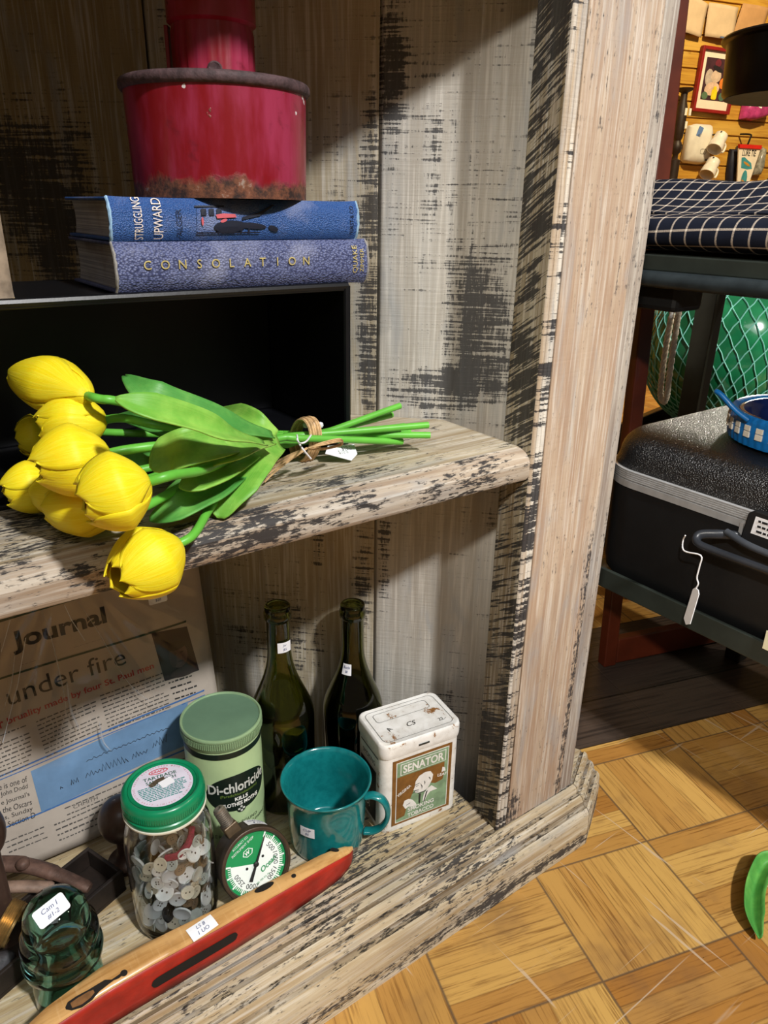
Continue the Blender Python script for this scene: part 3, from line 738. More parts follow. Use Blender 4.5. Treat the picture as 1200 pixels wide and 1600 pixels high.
heads = [  # base px, base dz, tip px, tip dz, width, roll, openness
    ((140, 619), .083, (27, 588), .083, .0370, 0.3, .14),
    ((168, 656), .064, (57, 664), .062, .0375, 1.2, .12),
    ((78, 678), .028, (25, 687), .026, .0330, 0.1, .25),
    ((174, 708), .060, (50, 733), .056, .0420, 0.9, .12),
    ((88, 752), .024, (2, 770), .021, .0330, 1.0, .15),
    ((188, 795), .024, (76, 790), .022, .0350, 2.1, .30),
    ((236, 752), .056, (122, 785), .050, .0420, 0.55, .25),
    ((140, 775), .026, (56, 770), .024, .0300, 0.2, .2),
]
hb = []
for i, (b, bz, t_, tz, w, ro, op) in enumerate(heads):
    B, Tp = T(b[0], b[1], bz), T(t_[0], t_[1], tz); hb.append((B, Tp))
    bloom(B, Tp, w, ro, op, i).build('bloom', MAT['petal'], bunch, smooth=180, solid=0.0009)
# the one hanging over the shelf edge
B9 = Vector(aty(281, 848, 0.419)); T9 = Vector(aty(176, 914, 0.405)); hb.append((B9, T9))
bloom(B9, T9, .0430, 0.4, .12, 20).build('bloom', MAT['petal'], bunch, smooth=180, solid=0.0009)
ends = [((672, 680), .017), ((669, 664), .025), ((632, 666), .022), ((625, 634), .032), ((612, 648), .020), ((628, 690), .010), ((560, 682), .012), ((640, 674), .014), ((600, 672), .007)]
tps = []
offs = [(0, 6, .018), (2, -8, .032), (0, -2, .022), (4, -10, .024), (-3, 2, .034), (0, 10, .014), (2, 3, .026), (-2, 8, .024), (0, 13, .010)]
order = [3, 1, 4, 0, 5, 6, 2, 7, 8]
mids = [((215, 634), .075), ((270, 668), .058), ((180, 676), .034), ((290, 692), .056), ((215, 735), .026), ((300, 752), .026), ((330, 730), .046), ((250, 742), .022), None]
for i in range(9):
    B, Tp = hb[i]; d = (B - Tp).normalized(); e, ez = ends[order[i]]; o = offs[i]; o = (o[0] * .5, o[1] * .5, .010 + (o[2] - .010) * .7)
    tp = T(474 + o[0], 684 + o[1], o[2]); tl = T(425 + o[0], 686 + o[1] * 1.5, o[2] + .002); tps.append(tp - BO)
    if i == 8:
        P = [B - d * 0.004, B + d * 0.012, aty(334, 786, 0.452), aty(385, 735, 0.490), tl, tp, T(e[0], e[1], ez)]
    else:
        m_ = mids[i]; P = [B - d * 0.004, B + d * 0.012, T(m_[0][0], m_[0][1], m_[1]), tl, tp, T(e[0], e[1], ez)]
    put_stem(P)
def leaf(mids, width, fold=0.25, up=None, mat='leaf', tipw=0.30, twist=0.0, parent=bunch, origin=BO, name='leaf', basew=0.35):
    """blade along a polyline of world points (tip first); fold = how deep the gutter is"""
    P = spline([Vector(p) - origin for p in mids], 8); n = len(P); mb = MB(); cols = []
    for i in range(n):
        t = i / (n - 1)
        tan = (P[min(i + 1, n - 1)] - P[max(i - 1, 0)]).normalized()
        u0 = Vector(up if up else (-0.35, -0.55, 0.75)); u0 = (u0 - tan * u0.dot(tan)).normalized()
        sd = tan.cross(u0); a = twist * (1 - t)
        u1 = u0 * math.cos(a) + sd * math.sin(a); s1 = sd * math.cos(a) - u0 * math.sin(a)
        w = width * (min(1, (t + 0.015) / tipw) ** 0.6) * (1 if t < 0.6 else 1 - (1 - basew) * ((t - 0.6) / 0.4) ** 1.5) / 2
        cols.append((P[i], s1, u1, w))
    def fn(u, v):
        p, s1, u1, w = cols[int(round(v * (n - 1)))]; q = 2 * u - 1
        return p + s1 * (w * q) + u1 * (w * fold * (abs(q) ** 1.3) * 1.6 + 0.0006 * math.sin(9 * v + 3 * q))
    mb.grid(fn, 8, n - 1, uvfn=lambda u, v: (u, v))
    return mb.build(name, MAT[mat], parent, smooth=180, solid=0.0010)
leaf([T(194, 588, .092), T(235, 616, .084), T(300, 642, .070), T(370, 666, .054), T(425, 680, .038)], .022, 0.18, mat='leaf_dark')
leaf([T(180, 624, .104), T(230, 638, .098), T(300, 660, .086), T(360, 682, .072), T(412, 694, .056)], .018, 0.30)
leaf([T(182, 650, .040), T(215, 655, .046), T(270, 676, .046), T(330, 690, .040), T(420, 690, .034)], .017, 0.25, mat='leaf_dark')
leaf([T(238, 735, .050), T(262, 716, .056), T(295, 702, .062), T(345, 694, .060), T(405, 694, .046)], .025, 0.26, up=(-.2, -.7, .6))
leaf([T(292, 724, .046), T(330, 712, .052), T(375, 702, .054), T(425, 692, .040)], .019, 0.15)
leaf([aty(345, 810, 0.446), aty(352, 775, 0.452), aty(372, 738, 0.462), aty(400, 706, 0.476), aty(436, 694, 0.498)], .038, 0.20, up=(-.45, -.80, .45), tipw=.4)
leaf([T(282, 764, .034), T(310, 752, .036), T(350, 738, .036), T(400, 712, .034)], .019, 0.2)
leaf([T(234, 812, .010), T(270, 798, .016), T(310, 780, .020), T(350, 760, .022), T(400, 722, .024)], .021, 0.25, mat='leaf_dark')
leaf([T(170, 722, .020), T(220, 716, .026), T(300, 706, .030), T(400, 696, .028)], .020, 0.15, mat='leaf_dark')
leaf([T(340, 640, .042), T(370, 646, .048), T(400, 660, .046), T(432, 678, .036)], .018, 0.2)
leaf([T(255, 775, .012), T(300, 760, .016), T(350, 740, .020), T(410, 708, .022)], .020, 0.15, mat='leaf_dark')
leaf([T(222, 700, .036), T(245, 704, .038), T(290, 712, .036), T(390, 700, .030)], .014, 0.2, mat='leaf_dark')
leaf([aty(372, 770, 0.462), aty(392, 745, 0.470), aty(410, 720, 0.480), aty(432, 700, 0.492)], .018, 0.15, up=(-.3, -.8, .5))
# raffia band, bow and string
bd = (T(505, 678, .03) - T(440, 690, .03)).normalized(); q1 = Vector((-0.35, -0.55, 0.75)); q1 = (q1 - bd * q1.dot(bd)).normalized(); q2 = bd.cross(q1)
cen = sum(tps, Vector()) / 9; mb = MB()
a1 = [(p - cen).dot(q1) for p in tps]; a2 = [(p - cen).dot(q2) for p in tps]
cen = cen + q1 * ((max(a1) + min(a1)) / 2) + q2 * ((max(a2) + min(a2)) / 2); e1 = (max(a1) - min(a1)) / 2 + .0038; e2 = (max(a2) - min(a2)) / 2 + .0038
for k in range(5):
    c = cen + bd * (0.0024 * (k - 2)); rr = 1 + 0.04 * (k % 2)
    mb.tube([c + q1 * (rr * e1 * math.cos(a)) + q2 * (rr * e2 * math.sin(a)) for a in [2 * PI * j / 28 for j in range(29)]], 0.0013, 6)
mb.build('raffia_band', MAT['raffia'], bunch)
mb = MB()
for k in range(3):
    mb.tube(spline([T(482, 700, .030 + .001 * k) - BO, T(505, 691 + 2 * k, .034) - BO, T(531, 686 + 2 * k, .030) - BO, T(532, 694 + k, .024) - BO, T(508, 701, .026) - BO, T(484, 701, .028) - BO], 6), 0.0011, 5, flat=0.6)
for k in range(4):
    mb.tube(spline([T(480, 700, .026) - BO, T(450, 712 + 3 * k, .018) - BO, T(425, 726 + 5 * k, .009) - BO, T(404 + 3 * k, 738 + 5 * k, .004) - BO], 6), 0.0012, 5, flat=0.6)
mb.build('raffia_bow', MAT['raffia'], bunch)
mb = MB()
mb.tube(spline([T(464, 680, .036) - BO, T(467, 692, .040) - BO, T(478, 690, .041) - BO, T(486, 680, .038) - BO], 6), 0.0007, 6)
mb.tube(spline([T(464, 686, .040) - BO, T(472, 700, .036) - BO, T(486, 717, .026) - BO], 6), 0.0007, 6)
mb.build('white_string', MAT['string'], bunch); mb = MB()
for k in range(5): mb.lathe([(0, -.0028), (.0022, -.0018), (.0028, 0), (.0022, .0018), (0, .0028)], 10, Matrix.Translation(T(478 + 5.6 * k, 664 - (1 if k % 2 else 0), .030) - BO))
mb.build('pearl_trim', MAT['string'], bunch)
# hang tag of the bunch
tg = thing('price_tag', 'small white price tag lying by the raffia bow of the tulip bunch', 'price tag', T(530, 708, .0))
TO = Vector(tg.location); mb = MB()
quad = [T(512, 697, .016), T(553, 695, .010), T(558, 710, .005), T(549, 720, .0025), T(508, 709, .010)]
quad = [p - TO for p in quad]; n_ = Vector((0.1, -0.3, 0.9)) * 0.0006
vs = [tuple(p) for p in quad] + [tuple(p + n_) for p in quad]
mb.add(vs, [(4, 3, 2, 1, 0), (5, 6, 7, 8, 9)] + [(k, (k + 1) % 5, 5 + (k + 1) % 5, 5 + k) for k in range(5)])
mb.build('card', MAT['sticker'], tg, smooth=0)
mb = MB(); letter(mb, '$10.0', 0, 0, w=0.012, fn=flat(frame((T(540, 702, .0125) - TO) + n_ * 0, (quad[1] - quad[0]), Vector((0, 0.6, 0.5)))), z=0.0012)
mb.build('printing', MAT['black_ink'], tg, smooth=0)
# a leaf dropped on the floor
FO = Vector((0.705, 0.24, FZ))
lf = leaf([atz(1187, 1467, FZ + .006), atz(1176, 1432, FZ + .006), atz(1177, 1392, FZ + .007), atz(1191, 1356, FZ + .010), atz(1206, 1346, FZ + .014), atz(1222, 1344, FZ + .016)], .021, 0.75, up=(-.3, -.2, 1), origin=FO, parent=None, name='fallen_leaf', tipw=.22, basew=.6, mat='leaf_dark')
lf.location = FO; tag(lf, 'single green artificial tulip leaf lying on the parquet floor', 'leaf')

# ------------------------------------------------------------------ lower compartment: green moth powder tin
def fit_label(r, phi0):    # cylinder wrap: x is arc length, y is height
    return lambda x, y, z: Vector(((r + z) * math.sin(phi0 + x / r), -(r + z) * math.cos(phi0 + x / r), y))
MAT['can_green'] = plain('pale_green_enamel', '#a1b88a', 0.38, 0.06, 30, coat=0.1)
MAT['lid_green'] = plain('sage_lid', '#63826a', 0.45, 0.05, 50)
MAT['lid_rim'] = plain('sage_lid_rim', '#88a57e', 0.42, 0.08, 60)
MAT['black_print'] = plain('black_green_print', '#14211a', 0.4, 0.1)
MAT['silver_print'] = plain('silver_print', '#c9cbc4', 0.4, 0.1, 200)
MAT['gold_print'] = plain('olive_gold_print', '#6f8a3c', 0.5, 0.1)
t = thing('powder_tin', 'tall pale green round tin with sage lid and black oval moth killer label', 'tin', (0.2415, 0.6165, 0.0))
R = 0.0405
mb = MB(); mb.lathe([(0, 0.0005), (R - .001, 0.0005), (R + .0006, 0.001), (R + .0006, .003), (R, .0045), (R, 0.133), (R - .001, .136), (0, .136)], 72); mb.build('can_body', MAT['can_green'], t, smooth=40)
mb = MB(); mb.lathe([(R + .0003, 0.1265), (R + .0003, 0.1335)], 72); mb.build('black_band', MAT['black_print'], t, smooth=60)
mb = MB(); prof = [(0, .1360), (.0412, .1360), (.0416, .1365), (.0416, .1385), (.0422, .1392), (.0422, .1475), (.0427, .1482), (.0427, .1505), (.0420, .1515), (.0405, .1515), (.0397, .1500)]
mb.lathe(prof, 90)
lid = mb.build('lid', MAT['lid_rim'], t, smooth=45)
mb = MB(); mb.lathe([(.0398, .1500), (.037, .1497), (0, .1499)], 72); mb.build('lid_disc', MAT['lid_green'], lid, smooth=60)
mb = MB()
for k in range(120):
    a = 2 * PI * k / 120; M = frame(Vector((.0424 * math.cos(a), .0424 * math.sin(a), .1435)), (-math.sin(a), math.cos(a), 0), (0, 0, 1))
    mb.box((-.0005, -.0035, -.0001), (.0005, .0035, .0004), M)
kn = mb.build('knurling', MAT['lid_rim'], lid, smooth=0)
phi = math.atan2(-(CAM[0] - 0.2415) * -1, 1) if False else 0.0
toc = Vector((CAM[0] - 0.2415, CAM[1] - 0.6165)).normalized(); PHC = math.atan2(toc.x, -toc.y)
fl_ = fit_label(R, PHC + 0.33)
mb = MB()
mb.grid(lambda u, v: fl_(0.0355 * (u * 2 - 1) * 1.0, 0.0805 + 0.0235 * (2 * v - 1) * max(0.02, 1 - abs(2 * u - 1) ** 2.3) ** 0.5, 0.0004), 40, 8)
lab = mb.build('oval_label', MAT['black_print'], t, smooth=180)
mb = MB(); f_ = lambda x, y, z: fl_(x, y, z)
letter(mb, 'Di-chloricide', 0.0, 0.0885, w=0.066, h=0.0125, fn=f_, z=0.0008, bold=0.022); mb.build('brand_lettering', MAT['silver_print'], lab, smooth=0)
mb = MB(); letter(mb, '(Paradichlorobenzene)', 0.0, 0.0785, w=0.042, h=0.0046, fn=f_, z=0.0008); mb.build('gold_lettering', MAT['gold_print'], lab, smooth=0)
mb = MB(); letter(mb, 'KILLS', 0.001, 0.0728, h=0.0048, fn=f_, z=0.0008, bold=0.03); letter(mb, 'CLOTHES MOTHS', 0.0, 0.0662, w=0.042, h=0.0050, fn=f_, z=0.0008, bold=0.03); mb.build('white_lettering', MAT['white'], lab, smooth=0)
mb = MB(); mb.grid(lambda u, v: fl_(0.0052 * math.cos(2 * PI * u) * v, 0.0585 + 0.0052 * math.sin(2 * PI * u) * v, 0.0005), 24, 2); em = mb.build('emblem', MAT['black_print'], t, smooth=180)
mb = MB()
for dx, dy in ((0, 0.0026), (0, -0.0026), (0.0026, 0), (-0.0026, 0)): mb.add([fl_(dx + x, 0.0585 + dy + y, 0.0009) for x, y in rrect(.0026, .0026, .0009, 3)], [tuple(range(16))])
mb.build('emblem_petals', MAT['silver_print'], em, smooth=0)
mb = MB(); letter(mb, 'ONE POUND', 0.002, 0.040, w=0.034, h=0.0040, fn=f_, z=0.0005, spacing=1.2); letter(mb, 'Limited', 0.022, 0.034, h=0.0045, fn=f_, z=0.0005, shear=0.3)
letter(mb, 'MERCK', -0.024, 0.024, h=0.0045, fn=f_, z=0.0005, spacing=1.2); mb.build('weight_lettering', MAT['black_print'], t, smooth=0)

# ------------------------------------------------------------------ two empty wine bottles
MAT['bottle1'] = glass('olive_bottle_glass', '#8f954c'); MAT['bottle2'] = glass('dark_bottle_glass', '#6a6e36')
def bottle(name, label, loc, Hh, R, rl, mat, shoulder, stick):
    t = thing(name, label, 'bottle', loc, 0, 'empty green wine bottles')
    pr = [(0, .016), (R * .35, .012), (R * .72, .003), (R * .86, 0.0), (R - .002, .001), (R, .005)]
    zn = Hh - .05
    pr += [(R, shoulder)]
    for k in range(1, 13):
        q = k / 12; pr.append((rl * .93 + (R - rl * .93) * (0.5 + 0.5 * math.cos(PI * q ** 0.82)) ** 1.12, shoulder + (zn - shoulder) * q))
    pr += [(rl * .92, Hh - .018), (rl * .95, Hh - .0165), (rl * 1.07, Hh - .015), (rl * 1.08, Hh - .008), (rl * .98, Hh - .0065), (rl * 1.0, Hh - .005), (rl, Hh - .001), (rl * .93, Hh)]
    w = .0024; inner = [(max(.001, r - w), z) for r, z in pr[5:-1]][::-1]
    inner = [(rl * .70, Hh)] + [(max(0.001, min(r, rl * .70) if z > Hh - .03 else r - .0008), z) for r, z in inner] + [(R - w - .002, .0075), (R * .70, .008), (R * .35, .016), (0, .020)]
    mb = MB(); mb.lathe(pr + inner, 72); mb.build('glass', mat, t, smooth=180)
    return t
bt = bottle('wine_bottle', 'olive green wine bottle behind the green tin, price sticker on its neck', (0.3165, 0.6225, 0), 0.258, .0365, .0138, MAT['bottle1'], .118, None)
c_ = Vector((CAM[0] - .3165, CAM[1] - .6225)).normalized(); ph = math.atan2(c_.x, -c_.y)
sticker(bt, None, .0155, .0125, ['Jar', '$5'], fn=(lambda f: lambda x, y, z: f(x, y + .2130, z))(fit_label(.0145, ph + .42)))
bt = bottle('wine_bottle', 'dark green wine bottle behind the white tobacco tin, sticker on its shoulder', (0.400, 0.6035, 0), 0.242, .0355, .0138, MAT['bottle2'], .105, None)
c_ = Vector((CAM[0] - .400, CAM[1] - .6035)).normalized(); ph = math.atan2(c_.x, -c_.y)
def f2s(x, y, z): 
    zz = .165 + y; q = (zz - .105) / (.192 - .105); r = .0138 * .93 + (.0355 - .0138 * .93) * (0.5 + 0.5 * math.cos(PI * q ** .82)) ** 1.12
    a = ph - .42 + x / .026; return Vector(((r + z + .0004) * math.sin(a), -(r + z + .0004) * math.cos(a), zz))
sticker(bt, None, .017, .013, ['Bottle', '$8'], fn=f2s)

# ------------------------------------------------------------------ teal enamel mug
def mug_mat():
    s = Nodes('teal_enamel'); v = s.coord(); n = s.noise(v, 120, 3)
    c = s.mix(s.step(n, 0.3, 0.7), lin('#0f6a6d'), lin('#15787a')); c = s.mix(s.step(s.noise(v, 90, 2), .76, .78), c, lin('#1d2422'))
    s.bsdf(c, 0.16, spec=0.6, coat=0.4); return s.mat
MAT['teal'] = mug_mat()
MX, MY = .3225, .5385
t = thing('enamel_mug', 'teal green enamel mug with rolled rim, standing before the bottles', 'mug', (MX, MY, 0))
mb = MB(); o_ = [(0, .003), (.034, .003), (.0355, .001), (.0375, .0), (.0395, .0025), (.0405, .008), (.0418, .030), (.0430, .060), (.0445, .074), (.0468, .080), (.0486, .0828), (.0490, .0842), (.0483, .0852), (.0468, .0846), (.0448, .080), (.0430, .072), (.0418, .055), (.0405, .03), (.0392, .010), (.036, .0055), (0, .005)]
mb.lathe(o_, 80); mb.build('mug_body', MAT['teal'], t, smooth=180)
hd = Vector((.70, -.71, 0)).normalized()
P = [hd * r + Vector((0, 0, z)) for r, z in ((.0435, .066), (.052, .0685), (.062, .064), (.0675, .052), (.067, .038), (.061, .026), (.052, .019), (.042, .0165))]
mb = MB(); P = spline(P, 6); mb.tube(P, [.0058] * len(P), 14, flat=.52); mb.build('handle', MAT['teal'], t, smooth=180)
c_ = Vector((CAM[0] - MX, CAM[1] - MY)).normalized(); ph = math.atan2(c_.x, -c_.y)
sticker(t, None, .0165, .0125, ['CUP', '$5'], fn=(lambda f: lambda x, y, z: f(x, y + .047, z + .0006))(fit_label(.0424, ph - .50)))

# ------------------------------------------------------------------ white tobacco tin
def tin_white():
    s = Nodes('worn_white_tin'); v = s.coord(); n = s.noise(v, 60, 5, .65); n2 = s.noise(v, 220, 4, .7)
    c = s.mix(s.step(n, .35, .7), lin('#e9e7e1'), lin('#d3cfc6'))
    c = s.mix(s.step(s.math('ADD', n, s.math('MULTIPLY', n2, .35)), .80, .86), c, lin('#8a5f35'))
    s.bsdf(c, .42, spec=.45, bump=n2, bstr=.1); return s.mat
def tin_lid():
    s = Nodes('rusting_white_lid'); v = s.coord(); n = s.noise(v, 55, 5, .65, .3); n2 = s.noise(v, 240, 4, .7)
    sep = s.n('ShaderNodeSeparateXYZ'); s.l(v, sep.inputs[0])
    eg = s.math('SUBTRACT', 1.0, s.step(s.math('ABSOLUTE', s.math('SUBTRACT', sep.outputs[2], .1175)), .0, .010))
    c = s.mix(s.step(n, .35, .7), lin('#efeeea'), lin('#dad7d0'))
    k = s.math('ADD', s.math('ADD', n, s.math('MULTIPLY', n2, .3)), s.math('SUBTRACT', s.math('MULTIPLY', eg, .16), .06))
    c = s.mix(s.step(k, .80, .87), c, lin('#8f6232')); c = s.mix(s.step(k, .93, .98), c, lin('#33241a'))
    s.bsdf(c, .42, spec=.45, bump=n2, bstr=.12); return s.mat
MAT['tin'] = tin_white(); MAT['tin_lid'] = tin_lid()
MAT['tin_brown'] = plain('brown_print', '#7d5526', .45, .2, 90); MAT['tin_green'] = plain('sage_print', '#7f9a78', .45, .22, 70); MAT['tin_dark'] = plain('dark_print', '#2c2f2c', .5, .2, 90)
MAT['worn_print'] = plain('worn_white_print', '#e4e2dc', .5, .08, 90)
t = thing('tobacco_tin', 'white rusting tobacco tin with green and brown portrait label, beside the teal mug', 'tin', (.4215, .4975, 0), math.radians(-8.6))
TW, TD, THh = .0985, .064, .1065
cxy = (0, TD / 2)
body = [(x, y + TD / 2) for x, y in rrect(TW, TD, .010, 6)]
mb = MB(); n = len(body); rings = [(0.0, .985), (.0015, 1.0), (.005, 1.0), (THh - .004, 1.0), (THh, .985)]; vs = []
for z, k in rings: vs += [(x * k, (y - TD / 2) * k + TD / 2, z) for x, y in body]
fs = [(i * n + k, i * n + (k + 1) % n, (i + 1) * n + (k + 1) % n, (i + 1) * n + k) for i in range(len(rings) - 1) for k in range(n)] + [tuple(range(n))[::-1], tuple(range((len(rings) - 1) * n, len(rings) * n))]
mb.add(vs, fs); mb.build('tin_body', MAT['tin'], t, smooth=40)
mb = MB(); vs = []; rings = [(THh - .003, 1.012), (THh + .0005, 1.028), (THh + .003, 1.03), (THh + .0115, 1.03), (THh + .0150, 1.015), (THh + .0158, .99), (THh + .0150, .955), (THh + .0152, .5)]
for z, k in rings: vs += [(x * k, (y - TD / 2) * (1 + (k - 1) * TW / TD * (1 if k > .9 else 1)) + TD / 2 if k > .9 else (y - TD / 2) * k + TD / 2, z) for x, y in body]
fs = [(i * n + k, i * n + (k + 1) % n, (i + 1) * n + (k + 1) % n, (i + 1) * n + k) for i in range(len(rings) - 1) for k in range(n)] + [tuple(range(n))[::-1], tuple(range((len(rings) - 1) * n, len(rings) * n))]
mb.add(vs, fs); lid = mb.build('hinged_lid', MAT['tin_lid'], t, smooth=50)
# printing on the lid
LZ = THh + .0153
def outline(mb, w, h, r, cx, cy, th, fn):
    a = rrect(w, h, r, 5, cx, cy); b = rrect(w - 2 * th, h - 2 * th, max(.0005, r - th), 5, cx, cy); n = len(a)
    mb.add([fn(x, y, 0) for x, y in a] + [fn(x, y, 0) for x, y in b], [(k, (k + 1) % n, n + (k + 1) % n, n + k) for k in range(n)])
up_ = lambda x, y, z: Vector((x, y, LZ + .0004 + z))
mb = MB(); outline(mb, .088, .0535, .007, 0, TD / 2, .0004, up_); outline(mb, .068, .015, .004, -.002, TD / 2 + .014, .0004, up_)
letter(mb, 'CS', -.002, TD / 2 - .009, h=.007, fn=lambda x, y, z: up_(x, y, 0), shear=.4); letter(mb, 'A', -.029, TD / 2 - .008, h=.006, fn=lambda x, y, z: up_(x, y, 0), rot=.5)
letter(mb, '22.-', .033, TD / 2 - .017, h=.0045, fn=lambda x, y, z: up_(x, y, 0)); mb.build('lid_printing', MAT['tin_dark'], lid, smooth=0)
mb = MB(); mb.box((-.006, -.0026, THh + .0045), (.007, -.0018, THh + .0062)); mb.build('lid_slot', MAT['tin_dark'], lid, smooth=0)
# front label
ft = lambda x, y, z: Vector((x, -.0002 - z, y))
def rect(mb, x0, y0, x1, y1, z=0.0002, fn=ft): mb.add([fn(x0, y0, z), fn(x1, y0, z), fn(x1, y1, z), fn(x0, y1, z)], [(0, 1, 2, 3)])
mb = MB(); rect(mb, -.037, .008, .0385, .099); lab = mb.build('front_label', MAT['tin_brown'], t, smooth=0)
mb = MB(); rect(mb, -.0325, .011, .0345, .0955, .0004); rect2 = mb.build('label_border', MAT['worn_print'], lab, smooth=0)
mb = MB(); rect(mb, -.0315, .012, .0335, .0945, .0006); mb.build('label_field', MAT['tin_green'], lab, smooth=0)
mb = MB(); mb.add([ft(x, y, .0008) for x, y in [(-.0315, .016), (-.021, .018), (-.018, .030), (-.010, .050), (-.004, .056), (.006, .060), (.012, .052), (.018, .049), (.0275, .051), (.029, .058), (.029, .0755), (-.0315, .0755)]], [tuple(range(12))]); mb.build('brown_ground', MAT['tin_brown'], lab, smooth=0)
mb = MB(); rect(mb, -.0275, .0770, .0305, .0925, .0008); mb.build('title_panel', MAT['worn_print'], lab, smooth=0)
mb = MB(); rect(mb, -.0265, .0778, .0295, .0917, .0010); mb.build('title_field', MAT['tin_green'], lab, smooth=0)
mb = MB(); letter(mb, 'SENATOR', .0015, .0848, w=.052, h=.0110, fn=ft, z=.0012, bold=.03)
mb.build('title_lettering', MAT['worn_print'], lab, smooth=0)
# generic old gentleman in profile with a cigar, flat print
mb = MB()
blob(mb, [(-.009, .054), (-.008, .062), (-.0035, .068), (.004, .0705), (.011, .069), (.0145, .063), (.0135, .056), (.011, .051), (.008, .046), (.003, .044), (-.003, .044), (-.008, .0455), (-.0085, .049), (-.0105, .0505)], ft, .0010)
blob(mb, [(.008, .046), (.013, .048), (.017, .044), (.021, .040), (.017, .040), (.012, .040), (.008, .036), (.004, .028), (.002, .030), (.003, .038), (.005, .043)], ft, .0010)
blob(mb, [(-.020, .0275), (-.0235, .034), (-.0215, .040), (-.016, .0405), (-.011, .037), (-.007, .031), (-.005, .026), (-.010, .0265), (-.016, .029)], ft, .0010)
blob(mb, [(.0255, .062), (.031, .062), (.030, .067), (.0265, .069)], ft, .001)
letter(mb, 'VIRGINIA', -.0225, .0545, w=.019, h=.0042, rot=.50, fn=ft, z=.0010, bold=.02)
letter(mb, 'LEAF', .0265, .0585, w=.012, h=.0040, rot=-.12, fn=ft, z=.0010, bold=.02)
letter(mb, 'SMOKING', .0, .0250, w=.034, h=.0056, fn=ft, z=.0010, bold=.02, rot=.03); letter(mb, 'TOBACCO', .0, .0170, w=.034, h=.0056, fn=ft, z=.0010, bold=.02, rot=.03)
mb.build('portrait_print', MAT['worn_print'], lab, smooth=0)
mb = MB()
for pts in ([(-.0088, .0572), (-.0030, .0582), (-.0030, .0574), (-.0086, .0565)], [(-.0076, .0548), (-.0042, .0552), (-.0042, .0546), (-.0074, .0542)], [(-.0090, .0496), (-.0035, .0488), (-.0035, .0479), (-.0088, .0486)], [(-.0080, .0466), (-.0040, .0464), (-.0040, .0459), (-.0078, .0460)],
            [(.0030, .0590), (.0046, .0560), (.0040, .0525), (.0034, .0560)], [(-.0020, .0575), (.0010, .0520), (.0004, .0470), (-.0002, .0520)], [(-.0045, .0440), (.0060, .0440), (.0055, .0428), (-.0045, .0430)], [(-.0030, .0425), (-.0008, .0425), (-.0012, .0275), (-.0030, .0300)], [(.0062, .0420), (.0082, .0430), (.0042, .0285), (.0030, .0285)],
            [(-.0115, .0470), (-.0085, .0478), (-.0085, .0470), (-.0115, .0460)], [(-.0190, .0330), (-.0140, .0345), (-.0140, .0338), (-.0190, .0322)], [(.0085, .0620), (.0110, .0600), (.0112, .0565), (.0100, .0590)]):
    blob(mb, pts, ft, .0012)
mb.build('portrait_lines', MAT['tin_dark'], lab, smooth=0)
sd = lambda x, y, z: Vector((-TW / 2 - .0002 - z, TD / 2 - x, y))
mb = MB(); rect(mb, -.020, .008, .018, .078, fn=sd); sl = mb.build('side_label', MAT['tin_dark'], t, smooth=0)
mb = MB(); letter(mb, 'SENATOR', -.001, .045, w=.055, h=.010, rot=PI / 2, fn=sd, z=.0004, bold=.02); mb.build('side_lettering', MAT['worn_print'], sl, smooth=0)
mb = MB(); rect(mb, -.020, .0985, .022, .1000, .0002, sd); letter(mb, 'SMOKING', 0, .088, w=.03, h=.006, fn=sd, z=.0002); mb.build('side_lines', MAT['tin_dark'], t, smooth=0)

# ------------------------------------------------------------------ jar of buttons
MAT['jar_glass'] = glass('clear_jar_glass', '#f4f8f6', 0.0, 1.45)
MAT['jar_lid'] = plain('green_screw_lid', '#0a7f54', .3, .08, 50, coat=.2)
MAT['cream'] = plain('cream_liner', '#e6e2d2', .5)
JX, JY = .1525, .5455
t = thing('jar', 'clear glass jar of buttons with green screw lid and round paper label', 'jar', (JX, JY, 0))
out = [(0, .004), (.024, .003), (.033, .0), (.038, .002), (.0398, .008), (.0405, .016), (.0408, .060), (.0406, .098), (.0392, .112), (.0362, .123), (.0340, .131), (.0332, .137), (.0332, .158)]
inn = [(.0305, .158), (.0305, .138), (.0318, .131), (.0340, .122), (.0368, .111), (.0382, .097), (.0384, .018), (.0372, .010), (.033, .006), (.024, .0065), (0, .0075)]
mb = MB(); mb.lathe(out + inn, 80); mb.build('glass', MAT['jar_glass'], t, smooth=180)
mb = MB(); mb.lathe([(.0340, .1352), (.0372, .1352), (.0376, .1358), (.0376, .1375), (.0340, .1375)], 80, closed=True); mb.build('liner_ring', MAT['cream'], t, smooth=40)
mb = MB(); mb.lathe([(.0338, .1378), (.0366, .1378), (.0372, .1388), (.0372, .1425), (.0362, .1435), (.0362, .1448), (.0370, .1460), (.0372, .152), (.0366, .1565), (.0350, .1588), (.0330, .1594), (.0318, .1588), (.0308, .1580), (0, .1580)], 80)
lid = mb.build('screw_lid', MAT['jar_lid'], t, smooth=40)
mb = MB()
for k in range(110):
    a = 2 * PI * k / 110; M = frame(Vector((.0371 * math.cos(a), .0371 * math.sin(a), .1495)), (-math.sin(a), math.cos(a), 0), (0, 0, 1)); mb.box((-.0005, -.003, -.0002), (.0005, .003, .0004), M)
mb.build('grip_ribs', MAT['jar_lid'], lid, smooth=0)
mb = MB(); mb.lathe([(.0272, .1583), (0, .1583)], 64); MAT['lilac'] = plain('lilac_white_paper', '#d8d4e4', .5, .06, 40); pl = mb.build('paper_label', MAT['lilac'], lid, smooth=0)
TJ = Matrix.Translation((0, 0, .1583)) @ Matrix.Rotation(math.radians(-9), 4, 'Z')
